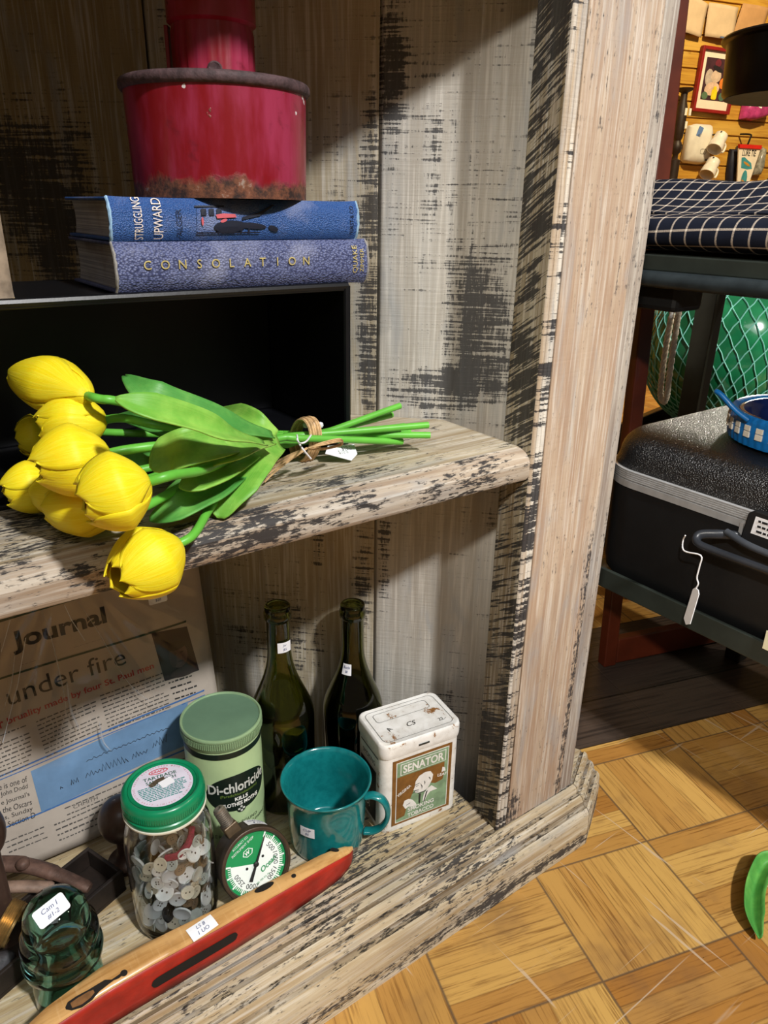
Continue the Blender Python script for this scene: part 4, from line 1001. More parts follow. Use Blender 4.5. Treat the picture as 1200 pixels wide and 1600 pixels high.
MAT['teal_print'] = plain('teal_print', '#3f8a86', .5, .1); MAT['red_print'] = plain('red_print', '#c8404e', .5, .1); MAT['pink_print'] = plain('pink_print', '#c98a98', .5, .1); MAT['green_print'] = plain('dark_green_print', '#1f5c46', .5, .1)
fj = flat(TJ)
mb = MB(); rnd = random.Random(3)
for r in range(9):
    y = .001 - r * .0022; half = math.sqrt(max(0, .0235 ** 2 - (y - .001) ** 2)) * .93; x = -half
    while x < half:
        w = rnd.uniform(.0012, .0042)
        if x + w < half: mb.add([fj(x, y - .0006, .0003), fj(x + w, y - .0006, .0003), fj(x + w, y + .0006, .0003), fj(x, y + .0006, .0003)], [(0, 1, 2, 3)])
        x += w + .0007
o = mb.build('ingredient_text', MAT['teal_print'], lid, smooth=0)
mb = MB(); letter(mb, 'TARTRADE', 0, .0120, w=.030, h=.0042, fn=fj, z=.0003, bold=.01); letter(mb, 'SANDWICH', 0, .0068, w=.027, h=.0040, fn=fj, z=.0003, bold=.01); letter(mb, 'SPREAD', 0, .0034, w=.02, h=.0028, fn=fj, z=.0003)
mb.build('label_title', MAT['green_print'], lid, smooth=0)
mb = MB(); n = 28; a_ = ell(0, .0190, .0088, .0036, 0, n); b_ = ell(0, .0190, .0078, .0026, 0, n)
mb.add([fj(x, y, .0003) for x, y in a_] + [fj(x, y, .0003) for x, y in b_], [(k, (k + 1) % n, n + (k + 1) % n, n + k) for k in range(n)])
letter(mb, 'KRAFT', 0, .0190, w=.0125, h=.0026, fn=fj, z=.0003, bold=.02); mb.build('red_logo', MAT['red_print'], lid, smooth=0)
mb = MB(); rnd = random.Random(5)
txt = 'KRAFT LIMITED / LIMITEE MONTREAL QUE. REFRIGERATE AFTER OPENING '
for k, ch in enumerate(txt):
    if ch == ' ': continue
    a = -PI * .80 + 2 * PI * k / len(txt); letter(mb, ch, .0252 * math.cos(a), .0252 * math.sin(a), h=.0018, fn=fj, z=.0003, rot=a + PI / 2)
mb.build('ring_text', MAT['pink_print'], lid, smooth=0)
mb = MB(); mb.add([fj(x * math.cos(.35) - y * math.sin(.35) + .004, x * math.sin(.35) + y * math.cos(.35) + .001, .0006) for x, y in rrect(.0125, .0095, .0008, 2)], [tuple(range(12))]); st = mb.build('price_sticker', MAT['sticker'], lid, smooth=0); st['label'] = 'white price sticker on the lid'
mb = MB(); blob(mb, [(-.012, .004), (-.004, .009), (.003, .010), (.004, .006), (-.003, .004), (-.006, .001), (-.010, .000)], fj, .0005); mb.build('glue_stain', plain('brown_glue_stain', '#4f4434', .8, .4, 300), lid, smooth=0)
# the buttons, each its own object
BM = {k: plain('button_' + k, c, r, .08, 60, coat=.2) for k, c, r in (('white', '#f2f2f5', .25), ('pearl', '#d9dce3', .2), ('grey', '#8f9296', .35), ('cream', '#d5ccba', .3), ('black', '#15171c', .25), ('clear', '#b9c0bf', .15), ('brown', '#7d6650', .35))}
MAT['hole'] = plain('button_hole', '#3a3836', .6)
def button_mesh(kind, r, holes):
    mb = MB(); h = r * .28
    mb.lathe([(0, -h * .5), (r * .8, -h * .5), (r, -h * .1), (r, h * .25), (r * .93, h * .5), (r * .80, h * .45), (r * .66, h * .2), (0, h * .15)], 26)
    mb.cur = 1
    for k in range(holes):
        a = 2 * PI * (k + .5) / holes; mb.lathe([(r * .12, h * .19), (0, h * .19)], 8, Matrix.Translation((r * .26 * math.cos(a), r * .26 * math.sin(a), 0)))
    return mb.build('button', [BM[kind], MAT['hole']], None, smooth=50)
protos = {}
names = {'white': 'white plastic button among those packed in the glass jar', 'pearl': 'pearly pale button among those packed in the glass jar', 'grey': 'grey button among those packed in the glass jar', 'cream': 'cream coloured button among those packed in the glass jar', 'black': 'black button among those packed in the glass jar', 'clear': 'translucent pale button among those packed in the glass jar', 'brown': 'small brown button among those packed in the glass jar'}
rnd = random.Random(11); placed = []
def put_button(kind, r, holes, P, nrm):
    key = (kind, r, holes)
    if key not in protos: o = button_mesh(*key); protos[key] = o
    else: o = protos[key].copy(); COL.objects.link(o)
    M = Vector(nrm).to_track_quat('Z', 'Y').to_matrix().to_4x4() @ Matrix.Rotation(rnd.uniform(0, 6.28), 4, 'Z'); M.translation = Vector((JX, JY, 0)) + Vector(P); o.matrix_world = M
    tag(o, names[kind], 'button', kind + ' buttons in the jar'); placed.append((Vector(P), r))
kinds = [('white', .0078, 2), ('white', .0062, 4), ('pearl', .0085, 0), ('pearl', .0066, 4), ('grey', .0078, 0), ('white', .0075, 4), ('cream', .0064, 2), ('black', .0085, 4), ('pearl', .0082, 2), ('white', .0088, 0), ('clear', .0072, 0), ('clear', .0058, 4), ('brown', .0056, 4), ('white', .0070, 4), ('pearl', .0072, 2), ('white', .0085, 2)]
tries = 0
while len(placed) < 190 and tries < 20000:
    tries += 1; k = kinds[int(rnd.random() ** 1.0 * len(kinds))]
    a = rnd.uniform(0, 2 * PI); topz = .098 + .012 * math.cos(a + .6)
    if len(placed) < 140: rad = .0337 - rnd.uniform(0, .003)
    else: rad = rnd.uniform(0, .022)
    z = rnd.uniform(.012, topz); P = Vector((rad * math.cos(a), rad * math.sin(a), z))
    if any((P - q).length < (k[1] + rq) * (.66 if len(placed) < 140 else .62) for q, rq in placed): continue
    nr = Vector((math.cos(a), math.sin(a), 0)) + Vector((rnd.gauss(0, .38), rnd.gauss(0, .38), rnd.gauss(.1, .35)))
    put_button(k[0], k[1], k[2], P, nr)
th = MB(); th.tube(spline([(-.012, -.024, .098), (-.002, -.030, .101), (.010, -.026, .106), (.018, -.014, .108)], 6), .0032, 8)
o = th.build('thread_bundle', plain('crimson_thread', '#8a1d3c', .7, .3, 400, bump=.5), None); o.location = (JX, JY, 0); tag(o, 'small crimson bundle of thread lying on the buttons inside the jar', 'thread')

# ------------------------------------------------------------------ pressure gauge
MAT['case'] = plain('brown_black_case', '#33291f', .4, .25, 60, spec=.5)
MAT['case_rim'] = plain('bronze_bezel', '#4a3b2f', .35, .2, 60, metal=.3)
MAT['dial_green'] = plain('dial_green', '#1f8a50', .4, .04); MAT['dial_white'] = plain('dial_white', '#e4ece8', .4, .03)
MAT['brass_stem'] = plain('dull_stem_metal', '#8c8378', .35, .25, 90, metal=.7); MAT['stem_brown'] = plain('brown_fitting', '#5a4a36', .45, .2, 80, metal=.4)
GC = atz(399, 1349, .0415); gn = (Vector(CAM) - GC).normalized(); gn = (gn + Vector((.81, -.585, 0)) * .30 + Vector((0, 0, -.38))).normalized()
# dial frame: local y points along the fitting (up-left in the photo is where the fitting leaves the case)
st_dir = (atz(356, 1285, .080) - GC); st_dir = (st_dir - gn * st_dir.dot(gn)).normalized()
t = thing('pressure_gauge', 'round brown pressure gauge with green and white dial, propped between jar and mug', 'gauge', (GC.x, GC.y, 0))
Mg = frame(GC - Vector((GC.x, GC.y, 0)), st_dir.cross(gn), st_dir)     # x right of fitting, y to the fitting, z out of the dial
GR = .0368
mb = MB(); mb.lathe([(0, -.030), (GR * .8, -.030), (GR * .93, -.027), (GR * .95, -.006), (GR, -.004), (GR, .003), (GR * .97, .0048), (GR * .90, .0052), (GR * .875, .0035), (GR * .87, .0)], 72, Mg)
mb.build('case', MAT['case'], t, smooth=40)
mb = MB(); mb.lathe([(GR * .99, .0028), (GR * .985, .0046), (GR * .93, .0054), (GR * .885, .0045), (GR * .87, .0030)], 72, Mg); mb.build('bezel', MAT['case_rim'], t, smooth=60)
DR = GR * .875
fg = lambda x, y, z: Mg @ Vector((x, y, z))
mb = MB(); mb.lathe([(DR, .0006), (0, .0006)], 72, Mg); dial = mb.build('dial', MAT['dial_green'], t, smooth=0)
rollg = math.radians(-90)
def pol(r, adeg): a = math.radians(adeg); return (r * math.cos(a), r * math.sin(a))
# image-right / image-up inside the dial plane, to place the printing the way it reads in the photo
ir = Vector(ROT[:, 0]); iu = Vector(ROT[:, 1])
Mi = Mg.to_3x3().inverted(); er = Mi @ ir; eu = Mi @ iu; th0 = math.atan2(er.y, er.x)
def pim(r, adeg): a = math.radians(adeg) + th0; return (r * math.cos(a), r * math.sin(a))      # angle counted in the picture
mb = MB(); n = 60; a0, a1 = -182, 72
ring = [pim(DR * .80, a0 + (a1 - a0) * k / n) for k in range(n + 1)]
mb.add([fg(0, 0, .0009)] + [fg(x, y, .0009) for x, y in ring], [(0, 1 + k, 2 + k) for k in range(n)]); mb.build('white_field', MAT['dial_white'], dial, smooth=0)
mb = MB()
for k in range(61):
    a = a0 + (a1 - a0) * k / 60; w = .9 if k % 5 else 1.7; r0 = DR * .80; r1 = DR * (.90 if k % 5 else .96)
    p = [pim(r0, a - w), pim(r0, a + w), pim(r1, a + w * .9), pim(r1, a - w * .9)]
    mb.add([fg(x, y, .0009) for x, y in p], [(0, 1, 2, 3)])
mb.build('scale_marks', MAT['dial_white'], dial, smooth=0)
mb = MB()
for txt_, a in (('500', 42), ('1000', 6), ('1500', -35), ('2000', -98), ('2500', -142)):
    x, y = pim(DR * .66, a); letter(mb, txt_, x, y, h=DR * .15, rot=math.radians(a - 90) + th0 + (0 if a > -30 else 0) + (PI if a < -60 else 0) * 0, fn=fg, z=.0012)
mb.build('dial_numbers', MAT['black_ink'], dial, smooth=0)
mb = MB(); x, y = pim(DR * .42, -8); letter(mb, 'Ocean', x, y, h=DR * .17, rot=math.radians(38) + th0, fn=fg, z=.0012, shear=.3, bold=.02)
x, y = pim(DR * .55, -62); letter(mb, 'LBS. PER SQ. IN.', x, y, w=DR * .5, h=DR * .07, rot=math.radians(32) + th0, fn=fg, z=.0012); mb.build('maker_lettering', MAT['dial_green'], dial, smooth=0)
mb = MB(); x, y = pim(DR * .46, 125)
hx = [(x + DR * .19 * math.cos(math.radians(60 * k + 36) + th0), y + DR * .13 * math.sin(math.radians(60 * k + 36) + th0)) for k in range(6)]
hy = [(x + (p[0] - x) * .84, y + (p[1] - y) * .84) for p in hx]
mb.add([fg(p[0], p[1], .0010) for p in hx] + [fg(p[0], p[1], .0010) for p in hy], [(k, (k + 1) % 6, 6 + (k + 1) % 6, 6 + k) for k in range(6)])
letter(mb, 'W', x, y, h=DR * .12, rot=math.radians(36) + th0, fn=fg, z=.0010, shear=.3, bold=.03)
x, y = pim(DR * .72, 127); letter(mb, 'INSTRUMENT SHOP', x, y, w=DR * .85, h=DR * .075, rot=math.radians(37) + th0, fn=fg, z=.0010)
x, y = pim(DR * .86, 127); letter(mb, 'ACCURACY CO.', x, y, w=DR * .6, h=DR * .07, rot=math.radians(37) + th0, fn=fg, z=.0010); mb.build('green_panel_print', MAT['dial_white'], dial, smooth=0)
mb = MB()
for sx in (150 + 50, 40):
    x, y = pim(DR * .30, sx); mb.lathe([(.0014, .0012), (.0012, .0016), (0, .0016)], 12, Mg @ Matrix.Translation((x, y, 0)))
mb.build('dial_screws', MAT['black_ink'], dial, smooth=30)
tip = pim(DR * .86, 72); tail = pim(DR * .52, 252)
mb = MB(); dx, dy = pim(1, 72 + 90)
mb.prism([(tip[0] - dx * .0003, tip[1] - dy * .0003), (tip[0] + dx * .0003, tip[1] + dy * .0003), (dx * .0011, dy * .0011), (-dx * .0011, -dy * .0011)], .0024, .0030, Mg)
mb.prism([(-dx * .0010, -dy * .0010), (dx * .0010, dy * .0010), (tail[0] + dx * .0017, tail[1] + dy * .0017), (tail[0] - dx * .0017, tail[1] - dy * .0017)], .0024, .0030, Mg)
mb.lathe([(.0026, .0022), (.0026, .0034), (.0012, .0042), (0, .0042)], 16, Mg); mb.build('needle', MAT['black_ink'], t, smooth=30)
mb = MB(); M = Mg @ Matrix.Translation((0, 0, -.016))
mb.box((-.0075, GR * .9, -.0075), (.0075, GR * .9 + .012, .0075), M); fit = mb.build('square_fitting', MAT['stem_brown'], t, smooth=0, bevel=.0012)
pr = []; y0 = GR * .9 + .012
for k in range(9):
    pr += [(.0066, .0 + k * .0020), (.0058, .001 + k * .0020)]
pr += [(.0060, .018), (.0048, .0195), (.0030, .0195), (.0028, .014), (0, .014)]
mb = MB(); mb.lathe([(0, -.001)] + pr, 32, M @ Matrix.Translation((0, y0, 0)) @ Matrix.Rotation(-PI / 2, 4, 'X')); mb.build('threaded_end', MAT['brass_stem'], t, smooth=25)
sa = math.radians(78) + th0
fsd = lambda x, y, z: Mg @ Vector(((GR * .955 + z) * math.cos(sa - x / GR), (GR * .955 + z) * math.sin(sa - x / GR), -.0165 + y))
sticker(t, None, .0250, .0150, ['GAUGE', '$ 10.-'], fn=lambda x, y, z: fsd(x, -y * -1 if False else -y, z) if False else fsd(x, -y, z))
# rest the case on the shelf
zmin = min((Mg @ Vector((GR * math.cos(a) * k, GR * math.sin(a) * k, z))).z for a in [2 * PI * i / 90 for i in range(90)] for z, k in ((-.034, .8), (-.031, .93), (-.005, 1), (.003, 1)))
print('gauge lowest', zmin)

# ------------------------------------------------------------------ wooden weaving shuttle
def shuttle_wood():
    s = Nodes('varnished_shuttle_wood'); v = s.coord(); g = s.noise(s.mapping(v, (8, 110, 110)), 1.0, 5, .6, .3); b = s.noise(v, 35, 4)
    cr = s.noise(s.mapping(v, (220, 20, 20)), 1.0, 2)
    c = s.mix(s.step(g, .35, .7), lin('#d0a368'), lin('#a97a42')); c = s.mix(s.math('MULTIPLY', s.step(b, .5, .75), .5), c, lin('#8d6233')); c = s.mix(s.math('MULTIPLY', s.step(cr, .55, .7), .2), c, lin('#e6c594'))
    s.bsdf(c, .38, spec=.5, coat=.2, bump=g, bstr=.15); return s.mat
MAT['shuttle'] = shuttle_wood(); MAT['shuttle_red'] = plain('worn_red_paint', '#9c2418', .42, .22, 45, coat=.1, bump=.1)
MAT['dark_inside'] = plain('dark_recess', '#16110d', .8, .2)
SCX, SCY = .1475, .4820
t = thing('weaving_shuttle', 'long wooden shuttle with red painted side and slots along the front of the base shelf', 'shuttle', (SCX, SCY, 0))
SO = Vector((SCX, SCY, 0))
_sx = [-.035, -.010, .020, .065, .106, .168, .239, .285, .304, .318, .326]
def _st(tab): return lambda x: float(np.interp(x + SCX, _sx, tab))
_fr = _st([v - SCY for v in (.4660, .4655, .4670, .4700, .4707, .4718, .4754, .4795, .4818, .4856, .4915)])
_bk = _st([v - SCY for v in (.4690, .4780, .4870, .4950, .4946, .4930, .4928, .4950, .4953, .4958, .4945)])
topz = _st([.030, .036, .041, .0431, .0437, .0415, .0390, .0350, .0318, .0270, .0225]); botz = _st([.014, .008, .002, 0, 0, 0, 0, 0, .0012, .0045, .0105])
X0, X1 = -.035 - SCX, .326 - SCX
mb = MB(); N_ = 90; secs = []
for i in range(N_ + 1):
    x = X0 + (X1 - X0) * i / N_; f_, k_ = _fr(x), _bk(x); c_ = (f_ + k_) / 2; w = (k_ - f_) / 2; tz = topz(x); bz = botz(x)
    secs.append([(x, f_, bz + .0025), (x, f_, tz - .0028), (x, c_ - w * .86, tz - .0006), (x, c_ - w * .5, tz + .0004), (x, c_, tz + .0008), (x, c_ + w * .5, tz + .0004), (x, c_ + w * .86, tz - .0006), (x, k_, tz - .0028), (x, k_, bz + .0025), (x, c_ + w * .85, bz), (x, c_ - w * .85, bz)])
q = len(secs[0]); vs = [p for s_ in secs for p in s_]
fs = [(i * q + k, (i + 1) * q + k, (i + 1) * q + (k + 1) % q, i * q + (k + 1) % q) for i in range(N_) for k in range(q)] + [tuple(range(q)), tuple(range(N_ * q, N_ * q + q))[::-1]]
mb.add(vs, fs); mb.build('shuttle_body', MAT['shuttle'], t, smooth=40)
mb = MB(); mb.grid(lambda u, v: (lambda x: (x, _fr(x) - .00035, (botz(x) + .0015) + (topz(x) - .0022 - botz(x) - .0015) * v))(X0 + .002 + (X1 - X0 - .003) * u), 70, 4)
mb.build('red_side', MAT['shuttle_red'], t, smooth=60, solid=.0006)
def sfr(px, py): p = aty(px, py, .471) - SO; return p.x, p.z
fr = lambda x, y, z: Vector((x, _fr(x) - .0008 - z, y))
def slot(mb, x0, x1, y, h, fn, z=.0003):
    mb.grid(lambda u, v: fn(x0 + (x1 - x0) * u, y + h * (v - .5) * (max(0, 1 - abs(2 * u - 1) ** 14)) ** .5, z), 48, 2)
xa, za = sfr(236, 1540); xb, zb_ = sfr(372, 1459); zm = (za + zb_) / 2
mb = MB(); slot(mb, xa, xb, zm, .0120, fr); mb.build('side_slot', MAT['dark_inside'], t, smooth=0)
mb = MB(); slot(mb, xa + .001, xb - .001, zm - .0062, .0020, fr, .0005); mb.build('slot_ledge', MAT['shuttle_red'], t, smooth=0)
def spt(px, py): p = atz(px, py, .0425 if px < 350 else .038 if px < 480 else .030) - SO; return p.x, p.y
def tp_(x, y, z):
    f_, k_ = _fr(x), _bk(x); c_ = (f_ + k_) / 2; w = max(.002, (k_ - f_) / 2); return Vector((x, y, topz(x) + .0009 - .0016 * min(1, abs(y - c_) / w) ** 2 + z))
def strip(mb, pairs, z):
    vs = [tp_(*spt(*p), z) for pr_ in pairs for p in pr_]; mb.add(vs, [(2 * i, 2 * i + 1, 2 * i + 3, 2 * i + 2) for i in range(len(pairs) - 1)])
def hole(name, px, py, rx, ry, mt='dark_inside', z=.0002, rot=-.5):
    mb = MB(); blob(mb, [spt(*p) for p in ell(px, py, rx, ry, rot, 20)], tp_, z); return mb.build(name, MAT[mt], t, smooth=0)
hole('thread_slot', 413, 1389, 17, 5.5); hole('peg_hole', 459, 1369.5, 4, 3.2); hole('end_socket', 523, 1330, 7, 4.5, rot=.1); hole('carved_hole', 194, 1522, 6, 4.5)
mb = MB(); strip(mb, [((102, 1574), (103, 1577)), ((106, 1566), (112, 1578)), ((120, 1557), (128, 1573)), ((138, 1548), (144, 1562)), ((150, 1541), (155, 1550)), ((164, 1533), (170, 1539)), ((176, 1532), (177, 1534))], .0002); mb.build('carved_slot', MAT['dark_inside'], t, smooth=0)
mb = MB(); strip(mb, [((110, 1568), (113, 1575)), ((122, 1560), (128, 1569)), ((138, 1551), (142, 1559)), ((146, 1548), (148, 1552))], .0005); mb.build('carved_floor', plain('carved_brown', '#7a5430', .6, .3, 120), t, smooth=0)
mb = MB(); strip(mb, [((175, 1532), (176, 1534)), ((184, 1526), (186, 1530)), ((190, 1522), (192, 1525))], .0002); mb.build('scratched_groove', MAT['dark_inside'], t, smooth=0)
q0 = spt(316, 1450); sticker(t, None, .0255, .0140, ['LS 8', '1 UO'], fn=lambda x, y, z: tp_(q0[0] + x * math.cos(.14) - y * math.sin(.14), q0[1] + x * math.sin(.14) + y * math.cos(.14), z + .0003))
mb = MB(); mb.lathe([(.0030, 0), (.0026, .003), (.0012, .0075), (0, .0085)], 16, Matrix.Translation((X1 - .001, .0115, .0165)) @ Matrix.Rotation(PI / 2, 4, 'Y')); mb.build('metal_tip', MAT['brass_stem'], t, smooth=60)

# ------------------------------------------------------------------ glass insulator
MAT['aqua'] = glass('teal_insulator_glass', '#72ada4', .01, 1.5)
IX, IY = .0440, .5225
t = thing('glass_insulator', 'dark teal glass insulator with price sticker on its dome, behind the shuttle', 'insulator', (IX, IY, 0))
out = [(0.0185, .0), (.0265, .0), (.0290, .003), (.0288, .020), (.0277, .036), (.0272, .040), (.0290, .042), (.0328, .0445), (.0336, .050), (.0326, .055), (.0300, .0575), (.0308, .061), (.0322, .067), (.0314, .074), (.0285, .0785), (.0262, .081), (.0268, .088), (.0250, .097), (.0200, .1055), (.0110, .1105), (0, .112)]
inn = [(0, .078), (.008, .076), (.0115, .070), (.0125, .045), (.0145, .030), (.0180, .010)]
mb = MB(); mb.lathe(out + inn, 72, closed=True); mb.build('glass', MAT['aqua'], t, smooth=180)
c_ = (Vector(CAM) - Vector((IX, IY, .103)))
M = frame(Vector((.0015, -.0125, .1058)), (.80, .18, .12), (-.30, .75, .42)); M.translation = Vector((-.003, -.0110, .1105))
sticker(t, M, .0265, .0155, ['Cam I', '#1-2'])

# ------------------------------------------------------------------ newspaper in a plastic sleeve, leaning at the back of the lower compartment
NO = Vector((.2665, .672, .0)); NX = Vector((1, 0, 0)); NY = Vector((0, .145, .9894)).normalized(); NN = NX.cross(NY)
def npl(px, py):
    p = hit(px, py, NN, NN.dot(NO)) - NO; return (p.dot(NX), p.dot(NY))
def nf(a, b, z): return NX * a + NY * b + NN * (z + .0012 * math.sin(a * 31 + b * 17) + .0025 * max(0, (a + .03) / .03) ** 2 * -1)
t = thing('newspaper', 'old newspaper in a clear plastic sleeve leaning at the back of the lower compartment', 'newspaper', NO)
MAT['newsprint'] = plain('newsprint', '#b9aea2', .85, .06, 30); MAT['news_ink'] = plain('news_ink', '#2b2a2c', .8); MAT['news_red'] = plain('news_red', '#b0383c', .8); MAT['news_green'] = plain('news_dark_green', '#2f4636', .8)
MAT['news_blue'] = plain('news_blue_panel', '#6f93b8', .8, .15, 22); MAT['news_rule'] = plain('news_blue_rule', '#3f6fae', .8); MAT['news_grey'] = plain('news_grey_text', '#55524f', .85)
mb = MB(); mb.grid(lambda u, v: nf(-.42 + .422 * u, .012 + .395 * v, 0), 60, 40); mb.build('sheet', MAT['newsprint'], t, smooth=180, solid=.003)
ZT = .0019
def line_text(mb, s_, p0, p1, h, **kw):
    """lettering set along a baseline given by two picked points"""
    a0, b0 = npl(*p0); a1, b1 = npl(*p1); L = math.hypot(a1 - a0, b1 - b0); r = math.atan2(b1 - b0, a1 - a0)
    cx_, cy_ = (a0 + a1) / 2 - math.sin(r) * h / 2, (b0 + b1) / 2 + math.cos(r) * h / 2
    letter(mb, s_, cx_, cy_, w=L, h=h, fn=nf, z=ZT, rot=r, **kw)
def nquad(mb, pts, z=ZT):
    q = [npl(*p) for p in pts]; n = 10; m = 4
    def fn(u, v):
        a = [q[0][k] * (1 - u) + q[1][k] * u for k in (0, 1)]; b = [q[3][k] * (1 - u) + q[2][k] * u for k in (0, 1)]
        return nf(a[0] * (1 - v) + b[0] * v, a[1] * (1 - v) + b[1] * v, z)
    mb.grid(fn, n, m)
mb = MB(); line_text(mb, 'Journal', (22, 1024), (168, 979), .024, bold=.03); mb.build('masthead', MAT['news_ink'], t, smooth=0)
mb = MB(); line_text(mb, 'y', (-5, 1040), (8, 1036), .022, bold=.03); mb.build('masthead_letter', MAT['news_ink'], t, smooth=0)
mb = MB(); line_text(mb, 'under fire', (14, 1102), (197, 1036), .0195, bold=-.002); mb.build('headline', MAT['news_ink'], t, smooth=0)
mb = MB(); line_text(mb, 'bruality made by four St. Paul men', (13, 1133), (240, 1045), .0090, bold=.015); mb.build('red_headline', MAT['news_red'], t, smooth=0)
mb = MB(); line_text(mb, 'r', (0, 1137), (7, 1134), .007, bold=.015); mb.build('red_headline_letter', MAT['news_red'], t, smooth=0)
for nm, p0, p1, w, mt in (('green_rule', (-60, 1079), (290, 971), 2.5, 'news_green'), ('top_green_band', (-60, 988), (200, 908), 9, 'news_green'), ('blue_rule', (-40, 1228), (318, 1078), 2.0, 'news_rule'), ('blue_rule', (-40, 1233), (319, 1085), 1.2, 'news_rule'), ('blue_rule', (-40, 1313), (300, 1166), 2.0, 'news_rule')):
    mb = MB(); nquad(mb, [(p0[0], p0[1] - w), (p1[0], p1[1] - w), (p1[0], p1[1] + w * .3), (p0[0], p0[1] + w * .3)]); mb.build(nm, MAT[mt], t, smooth=0)
mb = MB(); nquad(mb, [(47, 1203), (292, 1094), (290, 1163), (64, 1267)]); bp_ = mb.build('blue_panel', MAT['news_blue'], t, smooth=0)
mb = MB(); rnd = random.Random(2)
def scribble(mb, p0, p1, amp, n):
    a0, b0 = npl(*p0); a1, b1 = npl(*p1); P = []
    for k in range(n + 1):
        u = k / n; P.append(nf(a0 + (a1 - a0) * u + rnd.uniform(-.0006, .0006), b0 + (b1 - b0) * u + amp * (.9 if k % 2 else .1) * rnd.uniform(.4, 1.2), ZT + .0006))
    mb.tube(P, .00035, 4)
for p0, p1, amp, n in (((93, 1232), (97, 1230), .008, 2), ((110, 1225), (122, 1220), .008, 6), ((134, 1214), (200, 1190), .009, 22), ((206, 1186), (230, 1176), .010, 9), ((238, 1168), (262, 1158), .010, 9), ((135, 1189), (262, 1137), .003, 34)):
    mb2 = MB(); scribble(mb2, p0, p1, amp, n); mb2.build('handwriting', MAT['news_ink'], bp_, smooth=0)
# the photograph on the page: a dim face, printed flat
mb = MB(); nquad(mb, [(235, 988), (291, 978), (310, 1046), (256, 1063)]); ph_ = mb.build('printed_photo', plain('dim_photo_print', '#2b2226', .8, .2, 30), t, smooth=0)
pa, pb = npl(277, 1022)
for nm, e_, c, z in (('photo_shoulders', ell(pa + .004, pb - .021, .016, .006), '#3a2c2c', .0005), ('photo_face', ell(pa, pb, .0105, .0150), '#5d4440', .0007), ('photo_hair', ell(pa - .001, pb + .0115, .0105, .0050), '#241a1a', .0009), ('photo_shade', ell(pa - .0065, pb - .001, .0042, .012), '#402e2d', .0008), ('photo_mouth', ell(pa + .001, pb - .0075, .0035, .0010), '#3c2624', .0010), ('photo_eye', ell(pa + .004, pb + .003, .0018, .0008), '#2a1c1c', .0010), ('photo_eye', ell(pa - .0035, pb + .003, .0018, .0008), '#2a1c1c', .0010)):
    mb = MB(); blob(mb, e_, nf, ZT + z); mb.build(nm, plain(nm, c, .8, .12, 60), ph_, smooth=0)
def body(name, p0, p1, p2, rows, seed, mat='news_grey', ragged=.9):
    """columns of small print: rows of word-long marks between the left edge p0-p2 and the right edge p1"""
    rnd = random.Random(seed); A = Vector(npl(*p0)); B = Vector(npl(*p1)); Cc = Vector(npl(*p2)); mb = MB(); ex = (B - A); dn = (Cc - A); L = ex.length; e1 = ex.normalized()
    hh = dn.length / rows * .30
    for r in range(rows):
        o = A + dn * (r / max(1, rows - 1)); x = 0; end = L * (1 if rnd.random() < ragged else rnd.uniform(.4, .8))
        while x < end:
            w = rnd.uniform(.0018, .0068)
            if x + w > end: break
            P = [o + e1 * x, o + e1 * (x + w), o + e1 * (x + w), o + e1 * x]
            up = Vector((-e1.y, e1.x)) * hh * rnd.uniform(.8, 1.3)
            mb.add([nf(P[0].x, P[0].y, ZT), nf(P[1].x, P[1].y, ZT), nf(P[1].x + up.x, P[1].y + up.y, ZT), nf(P[0].x + up.x, P[0].y + up.y, ZT)], [(0, 1, 2, 3)]); x += w + .0013
    mb.build(name, MAT[mat], t, smooth=0)
body('column_text', (-30, 1160), (48, 1130), (-26, 1222), 10, 1); body('column_text', (56, 1128), (150, 1090), (72, 1182), 10, 2); body('column_text', (156, 1088), (256, 1050), (170, 1142), 10, 3)
body('photo_caption', (262, 1067), (302, 1054), (272, 1092), 4, 4, 'news_ink'); body('small_text', (100, 1262), (290, 1184), (104, 1272), 2, 6); body('small_text', (84, 1288), (240, 1222), (92, 1312), 4, 7); body('small_text', (8, 1316), (70, 1290), (14, 1332), 3, 9); body('date_line', (30, 1040), (58, 1031), (30, 1041), 1, 10); body('date_line', (115, 1011), (165, 995), (115, 1012), 1, 11)
mb = MB(); line_text(mb, 'CHMITH', (114, 1262), (152, 1247), .0040); mb.build('byline', MAT['news_grey'], t, smooth=0)
for s_, p0, p1 in (('e is one of', (-2, 1233), (42, 1219)), ('John Dodd', (1, 1245), (43, 1231)), ('e Journal\'s', (2, 1258), (46, 1243)), ('the Oscars', (4, 1269), (49, 1255)), ('es, Sunday', (2, 1283), (51, 1266)), ('Section D', (13, 1291), (55, 1275))):
    mb = MB(); line_text(mb, s_, p0, p1, .0066); mb.build('teaser_text', MAT['news_ink'], t, smooth=0)
a_, b_ = npl(240, 929); Ms = frame(nf(a_, b_, .0125), NX, NY); sticker(t, Ms @ Matrix.Rotation(.0, 4, 'Z'), .020, .012, ['Paper', '$20'])
def film():
    s = Nodes('clear_plastic_film'); tr = s.n('ShaderNodeBsdfTransparent'); tr.inputs[0].default_value = (.97, .97, .97, 1); gl = s.n('ShaderNodeBsdfGlossy'); gl.inputs['Roughness'].default_value = .09
    lw = s.n('ShaderNodeLayerWeight'); lw.inputs[0].default_value = .12; mx = s.n('ShaderNodeMixShader')
    s.l(s.math('ADD', s.math('MULTIPLY', lw.outputs['Fresnel'], .95), .035), mx.inputs[0]); s.l(tr.outputs[0], mx.inputs[1]); s.l(gl.outputs[0], mx.inputs[2]); s.l(mx.outputs[0], s.out.inputs[0]); return s.mat
MAT['film'] = film()
pa, pb = npl(95, 868)
